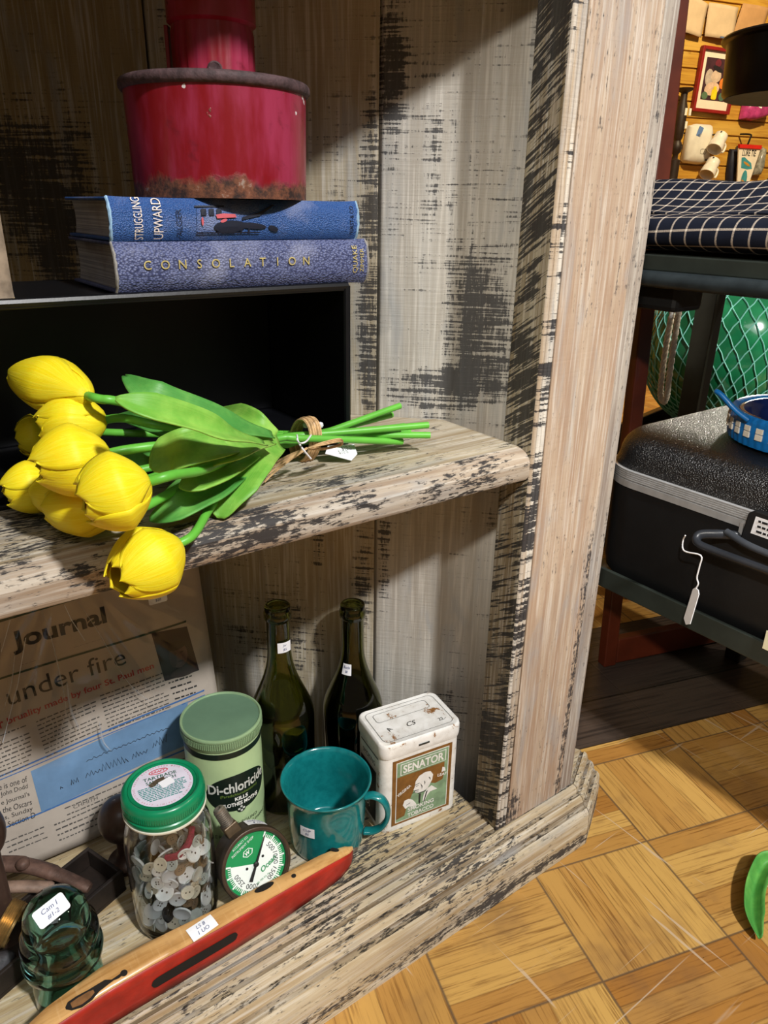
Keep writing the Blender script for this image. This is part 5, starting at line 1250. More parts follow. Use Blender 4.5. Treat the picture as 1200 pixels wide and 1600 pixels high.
angs = [(-2.32, .9), (-2.05, 1.2), (-1.83, .8), (-1.45, .7), (-1.15, 1.2), (-.98, .8), (-.80, .7), (-.55, .5)]
def filmz(a, b):
    d = math.hypot(a - pa, b - pb); th_ = math.atan2(b - pb, a - pa); z = .0095 + .002 * math.sin(23 * a) * math.sin(19 * b)
    for k, (q, hgt) in enumerate(angs): z += .0034 * hgt * max(0, 1 - abs(th_ - q - .05 * math.sin(8 * d + k)) * d / .008) * max(0, 1 - d / (.16 + .03 * k))
    return z + .0012 * math.sin(60 * a + 35 * b) * math.sin(41 * b - 22 * a)
mb = MB(); mb.grid(lambda u, v: nf(-.42 + .4235 * u, .014 + .396 * v, filmz(-.42 + .4235 * u, .014 + .396 * v)), 170, 150); mb.build('plastic_sleeve', MAT['film'], t, smooth=180)
def streak():
    s = Nodes('soft_film_glint'); tr = s.n('ShaderNodeBsdfTransparent'); gl = s.n('ShaderNodeBsdfPrincipled'); gl.inputs['Base Color'].default_value = lin('#dfe3ea'); gl.inputs['Roughness'].default_value = .25
    mx = s.n('ShaderNodeMixShader'); mx.inputs[0].default_value = .32; s.l(tr.outputs[0], mx.inputs[1]); s.l(gl.outputs[0], mx.inputs[2]); s.l(mx.outputs[0], s.out.inputs[0]); return s.mat
MAT['streak'] = streak(); MAT['glint'] = plain('bright_film_glint', '#d9dde6', .2)
for P, w in (([(62, 950), (78, 1000), (92, 1060), (101, 1110)], .0011), ([(118, 935), (150, 985), (195, 1060), (240, 1098)], .0010), ([(100, 1060), (106, 1100), (118, 1130)], .0030), ([(150, 1120), (156, 1150), (168, 1165)], .0022), ([(20, 1010), (14, 1060), (2, 1100)], .0012)):
    mb = MB(); Q = spline([nf(*npl(*p), .0135) for p in P], 6); mb.tube(Q, [w * (.3 + .7 * math.sin(PI * k / (len(Q) - 1))) for k in range(len(Q))], 6, flat=.5); mb.build('sleeve_glint', MAT['streak'], t, smooth=80)  # translucent pale tubes: soft highlights on the film modelled as shapes
for P in ([(12, 962), (6, 985), (-2, 1012)], [(36, 990), (31, 1020), (24, 1060), (12, 1105), (0, 1150)], [(95, 938), (106, 962), (118, 980), (127, 994)]):
    mb = MB(); mb.tube([nf(*npl(*p), .0145) for p in P], .00035, 4); mb.build('crease_glint', MAT['glint'], t, smooth=60)  # thin white tubes drawing the bright glints along the film creases

# ------------------------------------------------------------------ dark tray of old iron things at the lower left
MAT['tray'] = plain('dark_tray_wood', '#1f1712', .6, .3, 60, bump=.2); MAT['iron'] = plain('rusty_brown_iron', '#5d463c', .6, .4, 70, bump=.5, bscale=160, metal=.25); MAT['grey_metal'] = plain('pitted_grey_metal', '#5d5c60', .5, .35, 90, bump=.6, bscale=190, metal=.4)
MAT['brass'] = plain('aged_brass', '#a58653', .35, .25, 120, metal=.7); MAT['dark_wood'] = plain('dark_turned_wood', '#3d2d26', .4, .25, 30, coat=.1)
tr = thing('tray', 'low dark wooden tray holding rusty iron pieces behind the glass insulator', 'tray', (.118, .598, 0), math.radians(21.3) + PI)
mb = MB(); mb.box((0, -.056, 0), (.32, 0, .004)); mb.build('tray_bottom', MAT['tray'], tr, smooth=0)
for lo, hi in (((0, -.004, .004), (.32, 0, .026)), ((0, -.056, .004), (.32, -.052, .026)), ((0, -.052, .004), (.004, -.004, .026)), ((.316, -.052, .004), (.32, -.004, .026))):
    mb = MB(); mb.box(lo, hi); mb.build('tray_side', MAT['tray'], tr, smooth=0, bevel=.001)
tg_ = thing('rusty_tongs', 'rusty brown iron tongs lying over the dark tray', 'tongs', atz(60, 1362, .026))
o = Vector(tg_.location)
mb = MB(); mb.tube(spline([atz(-60, 1352, .050) - o, atz(0, 1350, .050) - o, atz(40, 1352, .048) - o, atz(90, 1366, .042) - o, atz(140, 1388, .034) - o], 8), [.0085] * 8 + [.0088] * 8 + [.0080] * 8 + [.0066] * 8 + [.0050], 12, flat=.75); mb.build('arm', MAT['iron'], tg_, smooth=60)
mb = MB(); mb.tube(spline([atz(-60, 1384, .045) - o, atz(0, 1386, .043) - o, atz(40, 1385, .040) - o, atz(84, 1386, .034) - o], 8), [.0062] * 24 + [.0042], 12, flat=.8); mb.build('arm', plain('worn_tong_grip', '#7b6557', .6, .35, 70, bump=.4), tg_, smooth=60)
mb = MB(); mb.lathe([(.006, -.002), (.0065, .002), (.004, .005), (0, .0055)], 16, Matrix.Translation(atz(36, 1350, .056) - o)); mb.build('rivet', MAT['iron'], tg_, smooth=50)
fp = aty(190, 1279, .632)
t = thing('turned_knob', 'dark brown round knob on a stem standing behind the button jar', 'knob', (fp.x, fp.y, 0))
mb = MB(); z0 = fp.z; R_ = .0235
mb.lathe([(0, 0), (.020, 0), (.020, .005), (.012, .009), (.009, .016), (.009, max(.018, z0 - R_ * .9))] + [(R_ * math.sin(a), z0 - R_ * 1.1 * math.cos(a)) for a in [PI * k / 14 for k in range(3, 15)]], 40); mb.build('knob_body', MAT['dark_wood'], t, smooth=60)
t['label'] = 'dark brown round knob on a stem standing behind the button jar'
fp = aty(-24, 1298, .607)
t = thing('turned_knob', 'dark brown knob at the left edge above the rusty tongs', 'knob', (fp.x, fp.y, .004))
mb = MB(); z0 = fp.z - .004; R_ = .017
mb.lathe([(0, 0), (.014, 0), (.012, .008), (.008, .014), (.008, max(.018, z0 - R_ * 1.4))] + [(R_ * math.sin(a), z0 - R_ * 1.7 * math.cos(a)) for a in [PI * k / 14 for k in range(3, 15)]], 36); mb.build('knob_body', MAT['dark_wood'], t, smooth=60)
rp = atz(14, 1442, .030); t = thing('brass_ring', 'ribbed brass ring lying in the dark tray at the left edge', 'ring', (rp.x, rp.y, .030))
Mr = frame(Vector((0, 0, 0)), (.55, .6, .1), (.25, -.35, .85)) @ Matrix.Rotation(0, 4, 'Z')
pr = [(.0165, -.007), (.0195, -.007)]
for k in range(6): pr += [(.0205, -.006 + .002 * k), (.0195, -.005 + .002 * k)]
pr += [(.0195, .007), (.0165, .007)]
mb = MB(); mb.lathe(pr, 48, Mr, closed=True); mb.build('ring_band', MAT['brass'], t, smooth=30)
gp = atz(0, 1512, .012); t = thing('metal_block', 'pitted grey metal block on the shelf left of the insulator', 'metal block', (gp.x - .012, gp.y, 0), .35)
mb = MB(); mb.grid(lambda u, v: ((.024 * math.cos(2 * PI * u)) * (1 + .12 * math.sin(6 * PI * u + 4 * v)) * min(1, 1.6 * (1 - v) ** .5 + .0), (.016 * math.sin(2 * PI * u)) * (1 + .1 * math.cos(8 * PI * u)) * min(1, 1.6 * (1 - v) ** .5), .026 * v), 32, 12, wrapu=True); mb.build('block_body', MAT['grey_metal'], t, smooth=60)

# ------------------------------------------------------------------ metal rack beside the hutch
MAT['rack'] = plain('dark_green_grey_steel', '#2b312d', .45, .12, 40, spec=.5); MAT['rack_black'] = plain('black_steel', '#121416', .5, .15, 40)
MAT['pipe'] = plain('brushed_grey_pipe', '#3a4348', .3, .2, 40, metal=.4)
RX = .80
t = thing('metal_rack', 'dark green metal rack with two shelves standing behind the hutch', 'rack', (1.03, .30, FZ))
RO = Vector((1.03, .30, FZ))
def rb(lo, hi): return MB().box(Vector(lo) - RO, Vector(hi) - RO)
rb((RX, -.20, .158), (RX + .006, .62, .1865)).build('front_rail', MAT['rack'], t, smooth=0, bevel=.0012)
rb((RX + .006, -.20, .158), (1.26, .62, .164)).build('lower_shelf', MAT['rack'], t, smooth=0)
rb((RX, -.20, .586), (1.26, .635, .604)).build('upper_shelf', MAT['rack'], t, smooth=0, bevel=.0015)
mb = MB(); mb.tube([Vector((RX - .004, -.20, .577)) - RO, Vector((RX - .004, .635, .577)) - RO], .0095, 16); mb.build('round_bar', MAT['pipe'], t)
for x, y in ((1.235, .735), (1.235, -.19), (RX + .014, .612), (RX + .014, -.19)):
    rb((x - .014, y - .014, FZ), (x + .014, y + .014, .586)).build('post', MAT['rack_black'], t, smooth=0, bevel=.002)
    if x > 1: rb((x - .022, y - .018, .150), (x - .0145, y + .018, .586)).build('post_flange', MAT['rack'], t, smooth=0, bevel=.001)
rb((1.155, .52, FZ), (1.185, .548, .158)).build('foot', MAT['rack_black'], t, smooth=0, bevel=.003)
rb((1.2605, -.18, .560), (1.270, .72, .600)).build('rear_rail', MAT['rack'], t, smooth=0)
q = atx(1022, 455, .84)
rb((.815, q.y - .05, q.z - .020), (.872, q.y + .12, .586)).build('corner_bracket', MAT['rack_black'], t, smooth=0, bevel=.006)
tgp = atx(1199, 1001, RX - .002); pt = thing('price_tag', 'small cream price tag on the front rail of the rack at the right edge', 'price tag', tgp)
mb = MB(); mb.box((-.0006, -.014, -.012), (.0006, .0035, .012)); mb.build('card', plain('cream_card', '#e8e3c4', .6, .05), pt, smooth=0, bevel=.0003)

# ------------------------------------------------------------------ suitcase
def pebble():
    s = Nodes('black_pebbled_shell'); v = s.coord(); vo = s.n('ShaderNodeTexVoronoi'); s.l(v, vo.inputs['Vector']); vo.inputs['Scale'].default_value = 560
    n = s.noise(v, 700, 2); h_ = s.math('ADD', vo.outputs['Distance'], s.math('MULTIPLY', n, .4)); s.bsdf(lin('#1a1b1e'), .30, spec=.9, bump=h_, bstr=.85, bdist=.0016); return s.mat
MAT['shell'] = pebble(); MAT['shell_low'] = plain('black_case_side', '#17181a', .5, .1, 30, bump=.12, bscale=500); MAT['alu'] = plain('ribbed_aluminium', '#b9babc', .38, .08, 60, metal=.35)
SL = (.808, -.02, 1.215, .612); SZ0, SZ1 = .1648, .382
sc_ = ((SL[0] + SL[2]) / 2, (SL[1] + SL[3]) / 2); sw = (SL[2] - SL[0], SL[3] - SL[1])
t = thing('suitcase', 'black hard shell suitcase with aluminium strip lying on the rack', 'suitcase', (sc_[0], sc_[1], SZ0))
def shell(rings, name, mat, cap=True):
    base = None; vs = []; n = 0
    for z, ins, r in rings:
        P = rrect(sw[0] - 2 * ins, sw[1] - 2 * ins, max(.004, r - ins), 10); n = len(P); vs += [(x, y, z - SZ0) for x, y in P]
    fs = [(i * n + k, i * n + (k + 1) % n, (i + 1) * n + (k + 1) % n, (i + 1) * n + k) for i in range(len(rings) - 1) for k in range(n)]
    if cap: fs += [tuple(range(n))[::-1], tuple(range((len(rings) - 1) * n, len(rings) * n))]
    return MB().add(vs, fs).build(name, mat, t, smooth=40)
RC = .062
lidr = [(.3345, .003, RC), (.336, .0015, RC)]
for k in range(9):
    a = PI / 2 * k / 8; lidr.append((.347 + .035 * math.sin(a), .0015 + .036 * (1 - math.cos(a)), RC + .01))
lidr += [(.3835, .075, RC + .02), (.3845, .14, .15)]
shell(lidr, 'lid', MAT['shell'])
shell([(SZ0, .030, RC), (SZ0 + .006, .016, RC), (SZ0 + .016, .007, RC), (SZ0 + .034, .003, RC), (.309, .001, RC), (.3105, .003, RC)], 'base_shell', MAT['shell_low'])
shell([(.3105, .0012, RC), (.3110, -.0012, RC), (.3200, -.0016, RC), (.3207, .0008, RC)], 'trim_strip', MAT['alu'])
rg = [(.3207, .0012, RC)]
for k in range(5): z = .3212 + k * .0027; rg += [(z, -.0005, RC), (z + .0008, -.0016, RC), (z + .0019, -.0016, RC), (z + .0024, -.0005, RC)]
rg += [(.3348, .0012, RC)]; shell(rg, 'trim_strip', MAT['alu'])
TS = Vector((sc_[0], sc_[1], SZ0))
def S(p): return Vector(p) - TS
fsc = flat(frame(S((SL[0] - .0075, .30, .315)), (0, -1, 0), (0, 0, 1)))
mb = MB(); pts = [(-.092, -.026), (-.088, .018), (-.080, .024), (.08, .024), (.08, -.026)]
mb.prism(pts, -.009, 0, frame(S((SL[0] - .0075, .30, .315)), (0, -1, 0), (0, 0, 1))); latch = mb.build('latch_plate', MAT['shell_low'], t, smooth=0, bevel=.002)
mb = MB(); mb.add([fsc(-.080, -.004, .0004), fsc(-.02, -.004, .0004), fsc(-.02, .0175, .0004), fsc(-.078, .0175, .0004)], [(0, 1, 2, 3)]); mb.build('maker_label', MAT['sticker'], latch, smooth=0)
mb = MB(); rnd = random.Random(8)
for r in range(3):
    x = -.074
    while x < -.026:
        w = rnd.uniform(.002, .007); mb.add([fsc(x, .0115 - r * .0062, .0008), fsc(x + w, .0115 - r * .0062, .0008), fsc(x + w, .0142 - r * .0062, .0008), fsc(x, .0142 - r * .0062, .0008)], [(0, 1, 2, 3)]); x += w + .0012
mb.build('label_print', MAT['black_ink'], latch, smooth=0)
mb = MB(); mb.box(S((SL[0] - .004, .392, .302)), S((SL[0] + .002, .3965, .318))); mb.build('trim_clip', MAT['alu'], t, smooth=0, bevel=.0006)
hp = [S(p) for p in ((SL[0] + .002, .392, .300), (SL[0] - .018, .412, .300), (SL[0] - .030, .428, .296), (SL[0] - .037, .424, .289), (SL[0] - .036, .40, .287), (SL[0] - .034, .34, .287), (SL[0] - .034, .26, .287), (SL[0] - .034, .18, .287), (SL[0] - .018, .150, .292), (SL[0] + .002, .15, .300))]
P = spline(hp, 6); mb = MB(); mb.tube(P, .0046, 12, flat=1.3); mb.build('handle', plain('black_handle', '#2a2d33', .35, .1, 40), t)
mb = MB(); mb.tube(spline([S(p) for p in ((SL[0] - .014, .405, .305), (SL[0] - .020, .36, .300), (SL[0] - .018, .25, .299), (SL[0] - .012, .17, .300))], 6), .0042, 10); mb.build('handle_bar', plain('grey_handle_bar', '#4b5058', .4, .1, 40, metal=.3), t)
lp = atx(1083, 848, SL[0] - .034); t = thing('hang_tag', 'thin white paper tag on a string hanging from the suitcase handle', 'tag', lp)
o = Vector(lp); mb = MB()
g = [atx(*p, SL[0] - .044) - o for p in ((1095, 868), (1093, 885), (1089, 902), (1091, 912), (1087, 920))]
mb.tube(spline([Vector((-.006, .008, .008)), Vector((-.002, .012, -.002)), Vector((-.009, .004, -.010))] + g, 5), .0009, 6)
mb.build('string_loop', MAT['string'], t)
a_, b_ = atx(1089, 920, SL[0] - .044) - o, atx(1072, 976, SL[0] - .046) - o; ex = (b_ - a_); L = ex.length; Mt = frame(a_, ex, Vector((.75, -.66, .1)))
mb = MB(); mb.prism([(0, -.003), (.004, -.006), (L * .9, -.0065), (L, 0), (L * .9, .0065), (.004, .006), (0, .003)], -.0005, .0005, Mt @ Matrix.Rotation(math.radians(72), 4, 'X')); mb.build('card', MAT['sticker'], t, smooth=0)

# ------------------------------------------------------------------ blue coiled basket on the suitcase
MAT['bb'] = plain('blue_coiled_cord', '#1577c9', .4, .15, 120, coat=.1); MAT['bb_dark'] = plain('deep_blue_glaze', '#16285e', .2, .2, 30, coat=.3); MAT['bb_white'] = plain('cream_cord', '#ece6d8', .5, .06)
BXc, BYc, BR, BZ = .962, .407, .100, .3848
t = thing('coiled_basket', 'bright blue corded round basket with cream squares and loop handle on the suitcase', 'basket', (BXc, BYc, BZ))
mb = MB(); NN = 240; zs2 = [.0008, .003, .010, .020, .030, .036, .0395, .0385, .036]; rs2 = [.090, .0975, .0990, .0995, .100, .1000, .0965, .0915, .0895]; vs = []
for z, r in zip(zs2, rs2):
    for k in range(NN): f = .0007 * (1 if k % 4 < 2 else 0); vs.append(((r + f) * math.cos(2 * PI * k / NN), (r + f) * math.sin(2 * PI * k / NN), z))
mb.add(vs, [(i * NN + k, i * NN + (k + 1) % NN, (i + 1) * NN + (k + 1) % NN, (i + 1) * NN + k) for i in range(len(zs2) - 1) for k in range(NN)]); mb.build('cord_wall', MAT['bb'], t, smooth=50)
mb = MB(); mb.lathe([(.0895, .0360), (.0860, .0375), (.0835, .0360), (.0810, .0300), (.074, .012), (.060, .006), (0, .005)], 72); mb.build('inner_bowl', MAT['bb_dark'], t, smooth=60)
mb = MB(); mb.lathe([(0, .0008), (.090, .0008), (.090, .0055), (0, .005)], 60); mb.build('basket_base', MAT['bb'], t, smooth=30)
for k in range(34):
    a = 2 * PI * k / 34; 
    for dz in (0, .0052):
        M = frame(Vector((.0997 * math.cos(a), .0997 * math.sin(a), .0165 + dz)), (-math.sin(a), math.cos(a), 0), (0, 0, 1))
    mb = MB(); mb.box((-.0048, -.0075, -.0012), (.0048, -.0004, .0018), M); mb.box((-.0048, .0004, -.0012), (.0048, .0070, .0018), M)
    o = mb.build('cream_square', MAT['bb_white'], t, smooth=0, bevel=.0006)
ht = Vector((-.81, .585, 0)); hs = Vector((.585, .81, 0)); mb = MB()
hp = [ht * .0985 - hs * .026 + Vector((0, 0, .035)), ht * .112 - hs * .017 + Vector((0, 0, .045)), ht * .126 - hs * .004 + Vector((0, 0, .060)), ht * .130 + hs * .003 + Vector((0, 0, .063)), ht * .123 + hs * .007 + Vector((0, 0, .058)), ht * .108 + hs * .014 + Vector((0, 0, .046)), ht * .0975 + hs * .020 + Vector((0, 0, .038))]
mb.tube(spline(hp, 7), .0032, 10); mb.build('loop_handle', MAT['bb'], t)

# ------------------------------------------------------------------ plaid cloth on the upper rack shelf
def plaid():
    s = Nodes('navy_windowpane_cloth'); uv = s.coord('UV'); sep = s.n('ShaderNodeSeparateXYZ'); s.l(uv, sep.inputs[0])
    def lines(c, per, w): f = s.math('FRACT', s.math('DIVIDE', c, per)); d = s.math('ABSOLUTE', s.math('SUBTRACT', f, .5)); return s.math('SUBTRACT', 1.0, s.step(d, w / per * .35, w / per * .6))
    a = lines(sep.outputs[0], .0185, .0024); b = lines(sep.outputs[1], .0190, .0024)
    tw = s.noise(s.mapping(uv, (700, 700, 1), rot=(0, 0, .78)), 1.0, 2); dash = s.step(tw, .35, .55)
    c = s.mix(s.noise(uv, 50, 3), lin('#10141f'), lin('#1b2132')); k = s.math('MULTIPLY', s.math('MAXIMUM', a, b), s.math('ADD', .55, s.math('MULTIPLY', dash, .45))); k2 = s.math('MULTIPLY', a, b)
    c = s.mix(s.math('MULTIPLY', k, .85), c, lin('#b9ac9f')); c = s.mix(k2, c, lin('#e8dccb'))
    s.bsdf(c, .85, spec=.2, bump=tw, bstr=.3, bdist=.0006, sheen=.0); return s.mat
MAT['plaid'] = plaid(); MAT['black_cloth'] = plain('black_cloth', '#0d0d10', .9, .2, 60, bump=.2)
t = thing('plaid_cloth', 'folded navy cloth with white windowpane checks on the upper rack shelf', 'cloth', (.90, .42, .604))
CO = Vector((.90, .42, .604))
def fold(name, prof, y0, y1, wav, seed, v0=0.0):
    """cloth roll: (x,z) profile swept along y; UV in metres so the checks keep their size"""
    P = [Vector((x, 0, z)) for x, z in prof]; P = spline(P, 8); d = [0]
    for a, b in zip(P[:-1], P[1:]): d.append(d[-1] + (b - a).length)
    n = len(P) - 1; rnd = random.Random(seed); ph = [rnd.uniform(0, 6) for _ in range(4)]
    def fn(u, v):
        i = int(round(u * n)); p = P[i]; y = y0 + (y1 - y0) * v
        q = wav * (math.sin(17 * y + ph[0]) + .6 * math.sin(41 * y + ph[1] + 7 * p.x))
        return Vector((p.x + q * .6, y, max(.605, p.z + q * (p.z - .604) * 14))) - CO
    mb = MB(); mb.grid(fn, n, 60, uvfn=lambda u, v: (d[int(round(u * n))] + .004 * math.sin(8 * v), (y1 - y0) * v + v0 + .02 * d[int(round(u * n))]))
    return mb.build(name, MAT['plaid'], t, smooth=180, solid=.0025)
fold('front_fold', [(1.0, .608), (.93, .607), (.84, .609), (.806, .616), (.799, .628), (.806, .642), (.830, .6475), (.88, .648), (.96, .652), (1.02, .652)], .10, .66, .0012, 1)
fold('back_fold', [(.865, .6500), (.880, .654), (.905, .666), (.930, .683), (.948, .690), (.975, .686), (1.01, .665), (1.06, .640), (1.08, .612)], .10, .682, .0022, 4, .006)
q = atx(1185, 315, 1.10); t2c = thing('black_cloth', 'black folded cloth behind the plaid cloth on the upper rack shelf', 'cloth', (1.185, .36, .604))
mb = MB(); mb.grid(lambda u, v: ((-.045 + .11 * u), -.26 + .52 * v, (.0935 * math.sin(PI * min(1, max(0, u)) ** .8) ** .5 + .0) * (1 - .25 * abs(2 * v - 1) ** 3) * (.9 + .06 * math.sin(9 * v))), 16, 24); mb.build('folded_layers', MAT['black_cloth'], t2c, smooth=180, solid=.003)

# ------------------------------------------------------------------ glass float in a net, rope, wooden stand
fc = atx(1140, 548, 1.53); fr_ = .174
MAT['float'] = plain('green_float_glass', '#1f7a4c', .12, .35, 7, spec=.8, coat=.5); MAT['net'] = plain('turquoise_net_cord', '#7fc7b4', .6, .1, 90)
cr = thing('wooden_crate', 'low brown wooden crate under the netted glass float', 'crate', (fc.x, fc.y, FZ), .2)
zt_ = fc.z - fr_ - FZ
hh = zt_ + .012
for sx, sy, lx, ly in ((0, -.15, .15, .008), (0, .15, .15, .008), (-.15, 0, .008, .142), (.15, 0, .008, .142)):
    MB().box((sx - lx, sy - ly, 0), (sx + lx, sy + ly, hh)).build('crate_side', MAT['dark_wood'], cr, smooth=0, bevel=.002)
MB().box((-.142, -.142, .004), (.142, .142, .012)).build('crate_bottom', MAT['dark_wood'], cr, smooth=0)
t = thing('glass_float', 'big green glass fishing float wrapped in turquoise net behind the rack', 'float', (fc.x, fc.y, fc.z))
mb = MB(); mb.lathe([(fr_ * math.sin(PI * k / 48) if 0 < k < 48 else 0, -fr_ * math.cos(PI * k / 48)) for k in range(49)], 72); mb.build('glass_ball', MAT['float'], t, smooth=180)
mb = MB(); nm_ = 38; Rn = fr_ + .0022; ax_ = Matrix.Rotation(math.radians(24), 4, 'Y') @ Matrix.Rotation(math.radians(-14), 4, 'X')
for sgn in (1, -1):
    for m_ in range(nm_):
        P = []
        for k in range(41):
            la = -1.42 + 2.84 * k / 40; lo = 2 * PI * m_ / nm_ + sgn * .55 * math.log(math.tan(PI / 4 + la / 2)) + .008 * math.sin(k * 2.1 + m_)
            P.append(Vector((Rn * math.cos(la) * math.cos(lo), Rn * math.cos(la) * math.sin(lo), Rn * math.sin(la))))
        mb.tube(P, .0013, 4, ax_, cap=False)
o = mb.build('net', MAT['net'], t, smooth=60); o['kind'] = 'stuff'
rp = atx(1054, 462, 1.17); t = thing('rope', 'white twisted rope loop hanging beside the black rack post', 'rope', rp); ro = Vector(rp); MAT['rope'] = plain('white_rope', '#f0ebe0', .8, .12, 150)
mb = MB(); path = spline([atx(*p, 1.17) - ro for p in ((1057, 440), (1056, 462), (1048, 500), (1040, 545), (1034, 590), (1032, 618), (1037, 628), (1042, 618), (1046, 585), (1053, 535), (1060, 490), (1063, 475), (1059, 455))], 10)
for st_ in range(3):
    P = []; up = Vector((0, 0, 1))
    for i, p in enumerate(path):
        tn = (path[min(i + 1, len(path) - 1)] - path[max(0, i - 1)]).normalized(); s1 = tn.cross(Vector((.6, -.8, .1))).normalized(); s2 = tn.cross(s1); a = i * .95 + st_ * 2 * PI / 3; P.append(p + s1 * (.0028 * math.cos(a)) + s2 * (.0028 * math.sin(a)))
    mb.tube(P, .0030, 7)
mb.build('twisted_cord', MAT['rope'], t, smooth=80)
mb = MB(); mb.tube([Vector((0, 0, .028)) , Vector((0, 0, .120))], .004, 8); mb.build('rope_hook', MAT['rack'], t)
MAT['red_wood'] = plain('red_brown_wood', '#552110', .45, .25, 14, coat=.1)
sp = atz(944, 1044, FZ); ang = math.atan2(-.285, .958)
t = thing('wooden_stand', 'red brown wooden frame stand with tall upright on the dark floor behind the rack', 'stand', (sp.x, sp.y, FZ), ang)
t.rotation_euler = (-0.0602, 0, ang)
MB().box((0, 0, 0.001), (.024, .020, 1.30)).build('upright', MAT['red_wood'], t, smooth=0, bevel=.002)
MB().box((.0245, .001, .004), (.30, .019, .050)).build('bottom_rail', MAT['red_wood'], t, smooth=0, bevel=.002)

# ------------------------------------------------------------------ black pot hanging at the upper right
lf_ = atx(1136, 72, 1.0); pr_ = .098; pc = Vector((lf_.x, lf_.y, 0)) + Vector((.81, -.585, 0)) * (pr_ + .004); pz = atx(1148, 152, 1.0).z + .002
t = thing('hanging_pot', 'black round pan with flanged rim hanging at the upper right edge', 'pot', (pc.x, pc.y, pz))
MAT['pot'] = plain('black_pan', '#08080a', .3, .2, 30); MAT['pot_bottom'] = plain('brown_grey_pan_bottom', '#4a403c', .55, .2, 30)
mb = MB(); mb.lathe([(.088, .001), (pr_ - .010, .002), (pr_ - .006, .006), (pr_ - .003, .058), (pr_ - .002, .064), (pr_ + .004, .066), (pr_ + .005, .069), (pr_ + .003, .0715), (pr_ - .004, .070), (pr_ - .006, .064), (pr_ - .009, .010), (0, .008)], 72); mb.build('pan_body', MAT['pot'], t, smooth=50)
mb = MB(); mb.lathe([(0, .002), (.070, .0015), (.0885, .0005)], 60); mb.build('pan_bottom', MAT['pot_bottom'], t, smooth=60)
mb = MB(); P = spline([Vector((pr_ - .002, 0, .066)), Vector((pr_ * .8, 0, .15)), Vector((0, 0, .20)), Vector((-pr_ * .8, 0, .15)), Vector((-pr_ + .002, 0, .066))], 8)
mb.tube([Matrix.Rotation(.9, 4, 'Z') @ p for p in P], .003, 8); mb.build('bail_handle', MAT['rack_black'], t)
mb = MB(); mb.tube([Vector((0, 0, .200)), Vector((0, 0, .95))], .0025, 8); mb.build('hanging_wire', MAT['rack_black'], t)

# ------------------------------------------------------------------ things hung on the slat wall
PYM = abs(onwall(1115, 230).z - onwall(1115, 130).z) / 100
PXM = (onwall(1150, 180) - onwall(1100, 180)).length / 50          # metres per picture pixel out there
def wt(name, label, cat, px, py, off=.004, roll=0.0, group=None):
    p = onwall(px, py, off); o = bpy.data.objects.new(name, None); COL.objects.link(o)
    M = frame(p, WU, (0, 0, 1)) @ Matrix.Rotation(roll, 4, 'Z'); o.matrix_world = M; return tag(o, label, cat, group)
def wpt(px, py, cx, cy): return ((px - cx) * PXM, -(py - cy) * PYM)
MAT['paper'] = plain('buff_paper', '#cdb491', .8, .06, 20); MAT['paper2'] = plain('tan_paper', '#b98d5c', .8, .08, 20)
for lab, P, mt in (('curled buff paper sheet pinned at the top left of the slat wall', [(1068, -6), (1102, 6), (1097, 55), (1061, 48)], 'paper'), ('buff paper sheet with a blue line, second along the top of the slat wall', [(1105, 9), (1149, 11), (1147, 60), (1104, 58)], 'paper'), ('darker tan paper sheet at the top of the slat wall behind the black pan', [(1157, 9), (1199, 11), (1190, 58), (1148, 55)], 'paper2')):
    cx, cy = sum(p[0] for p in P) / 4, sum(p[1] for p in P) / 4; o = wt('paper_sheet', lab, 'paper', cx, cy, .012, group=None); q = [wpt(*p, cx, cy) for p in P]
    mb = MB(); mb.grid(lambda u, v: ((q[0][0] * (1 - u) + q[1][0] * u) * (1 - v) + (q[3][0] * (1 - u) + q[2][0] * u) * v, (q[0][1] * (1 - u) + q[1][1] * u) * (1 - v) + (q[3][1] * (1 - u) + q[2][1] * u) * v, .006 * math.sin(PI * u) + .008 * v * v), 8, 8); mb.build('sheet', MAT[mt], o, smooth=180, solid=.0015)
    if 'blue line' in lab:
        mb = MB(); x0, y0 = wpt(1126, 56.5, cx, cy); mb.box((x0 - .005, y0 - .006, .0175), (x0 + .05, y0, .019)); mb.build('blue_print', plain('blue_print', '#56688a', .7), o, smooth=0)
cx, cy = 1115.5, 127; o = wt('framed_picture', 'framed print with dark red frame and white mat on the slat wall', 'picture', cx, cy, .004, math.radians(-1.5)); FW, FH = 57 * PXM, 99 * PYM
MAT['red_frame'] = plain('dark_red_frame', '#8c1d1a', .4, .12, 20); MAT['mat_board'] = plain('cream_mat', '#e9dcc6', .8, .03)
for lo, hi in (((-FW / 2, -FH / 2, 0), (-FW / 2 + .013, FH / 2, .02)), ((FW / 2 - .013, -FH / 2, 0), (FW / 2, FH / 2, .02)), ((-FW / 2 + .013, -FH / 2, 0), (FW / 2 - .013, -FH / 2 + .013, .02)), ((-FW / 2 + .013, FH / 2 - .013, 0), (FW / 2 - .013, FH / 2, .02))):
    MB().box(lo, hi).build('frame_bar', MAT['red_frame'], o, smooth=0, bevel=.0015)
MB().box((-FW / 2 + .0132, -FH / 2 + .0132, .001), (FW / 2 - .0132, FH / 2 - .0132, .008)).build('mat', MAT['mat_board'], o, smooth=0)
aw, ah = FW * .32, FH * .325; pf = lambda x, y, z: Vector((x, y + FH * .02, .0084 + z))
def art(name, pts, c, z): mb = MB(); blob(mb, pts, pf, z); return mb.build(name, plain('art_' + c[1:], c, .7, .15, 60), pr0, smooth=0)
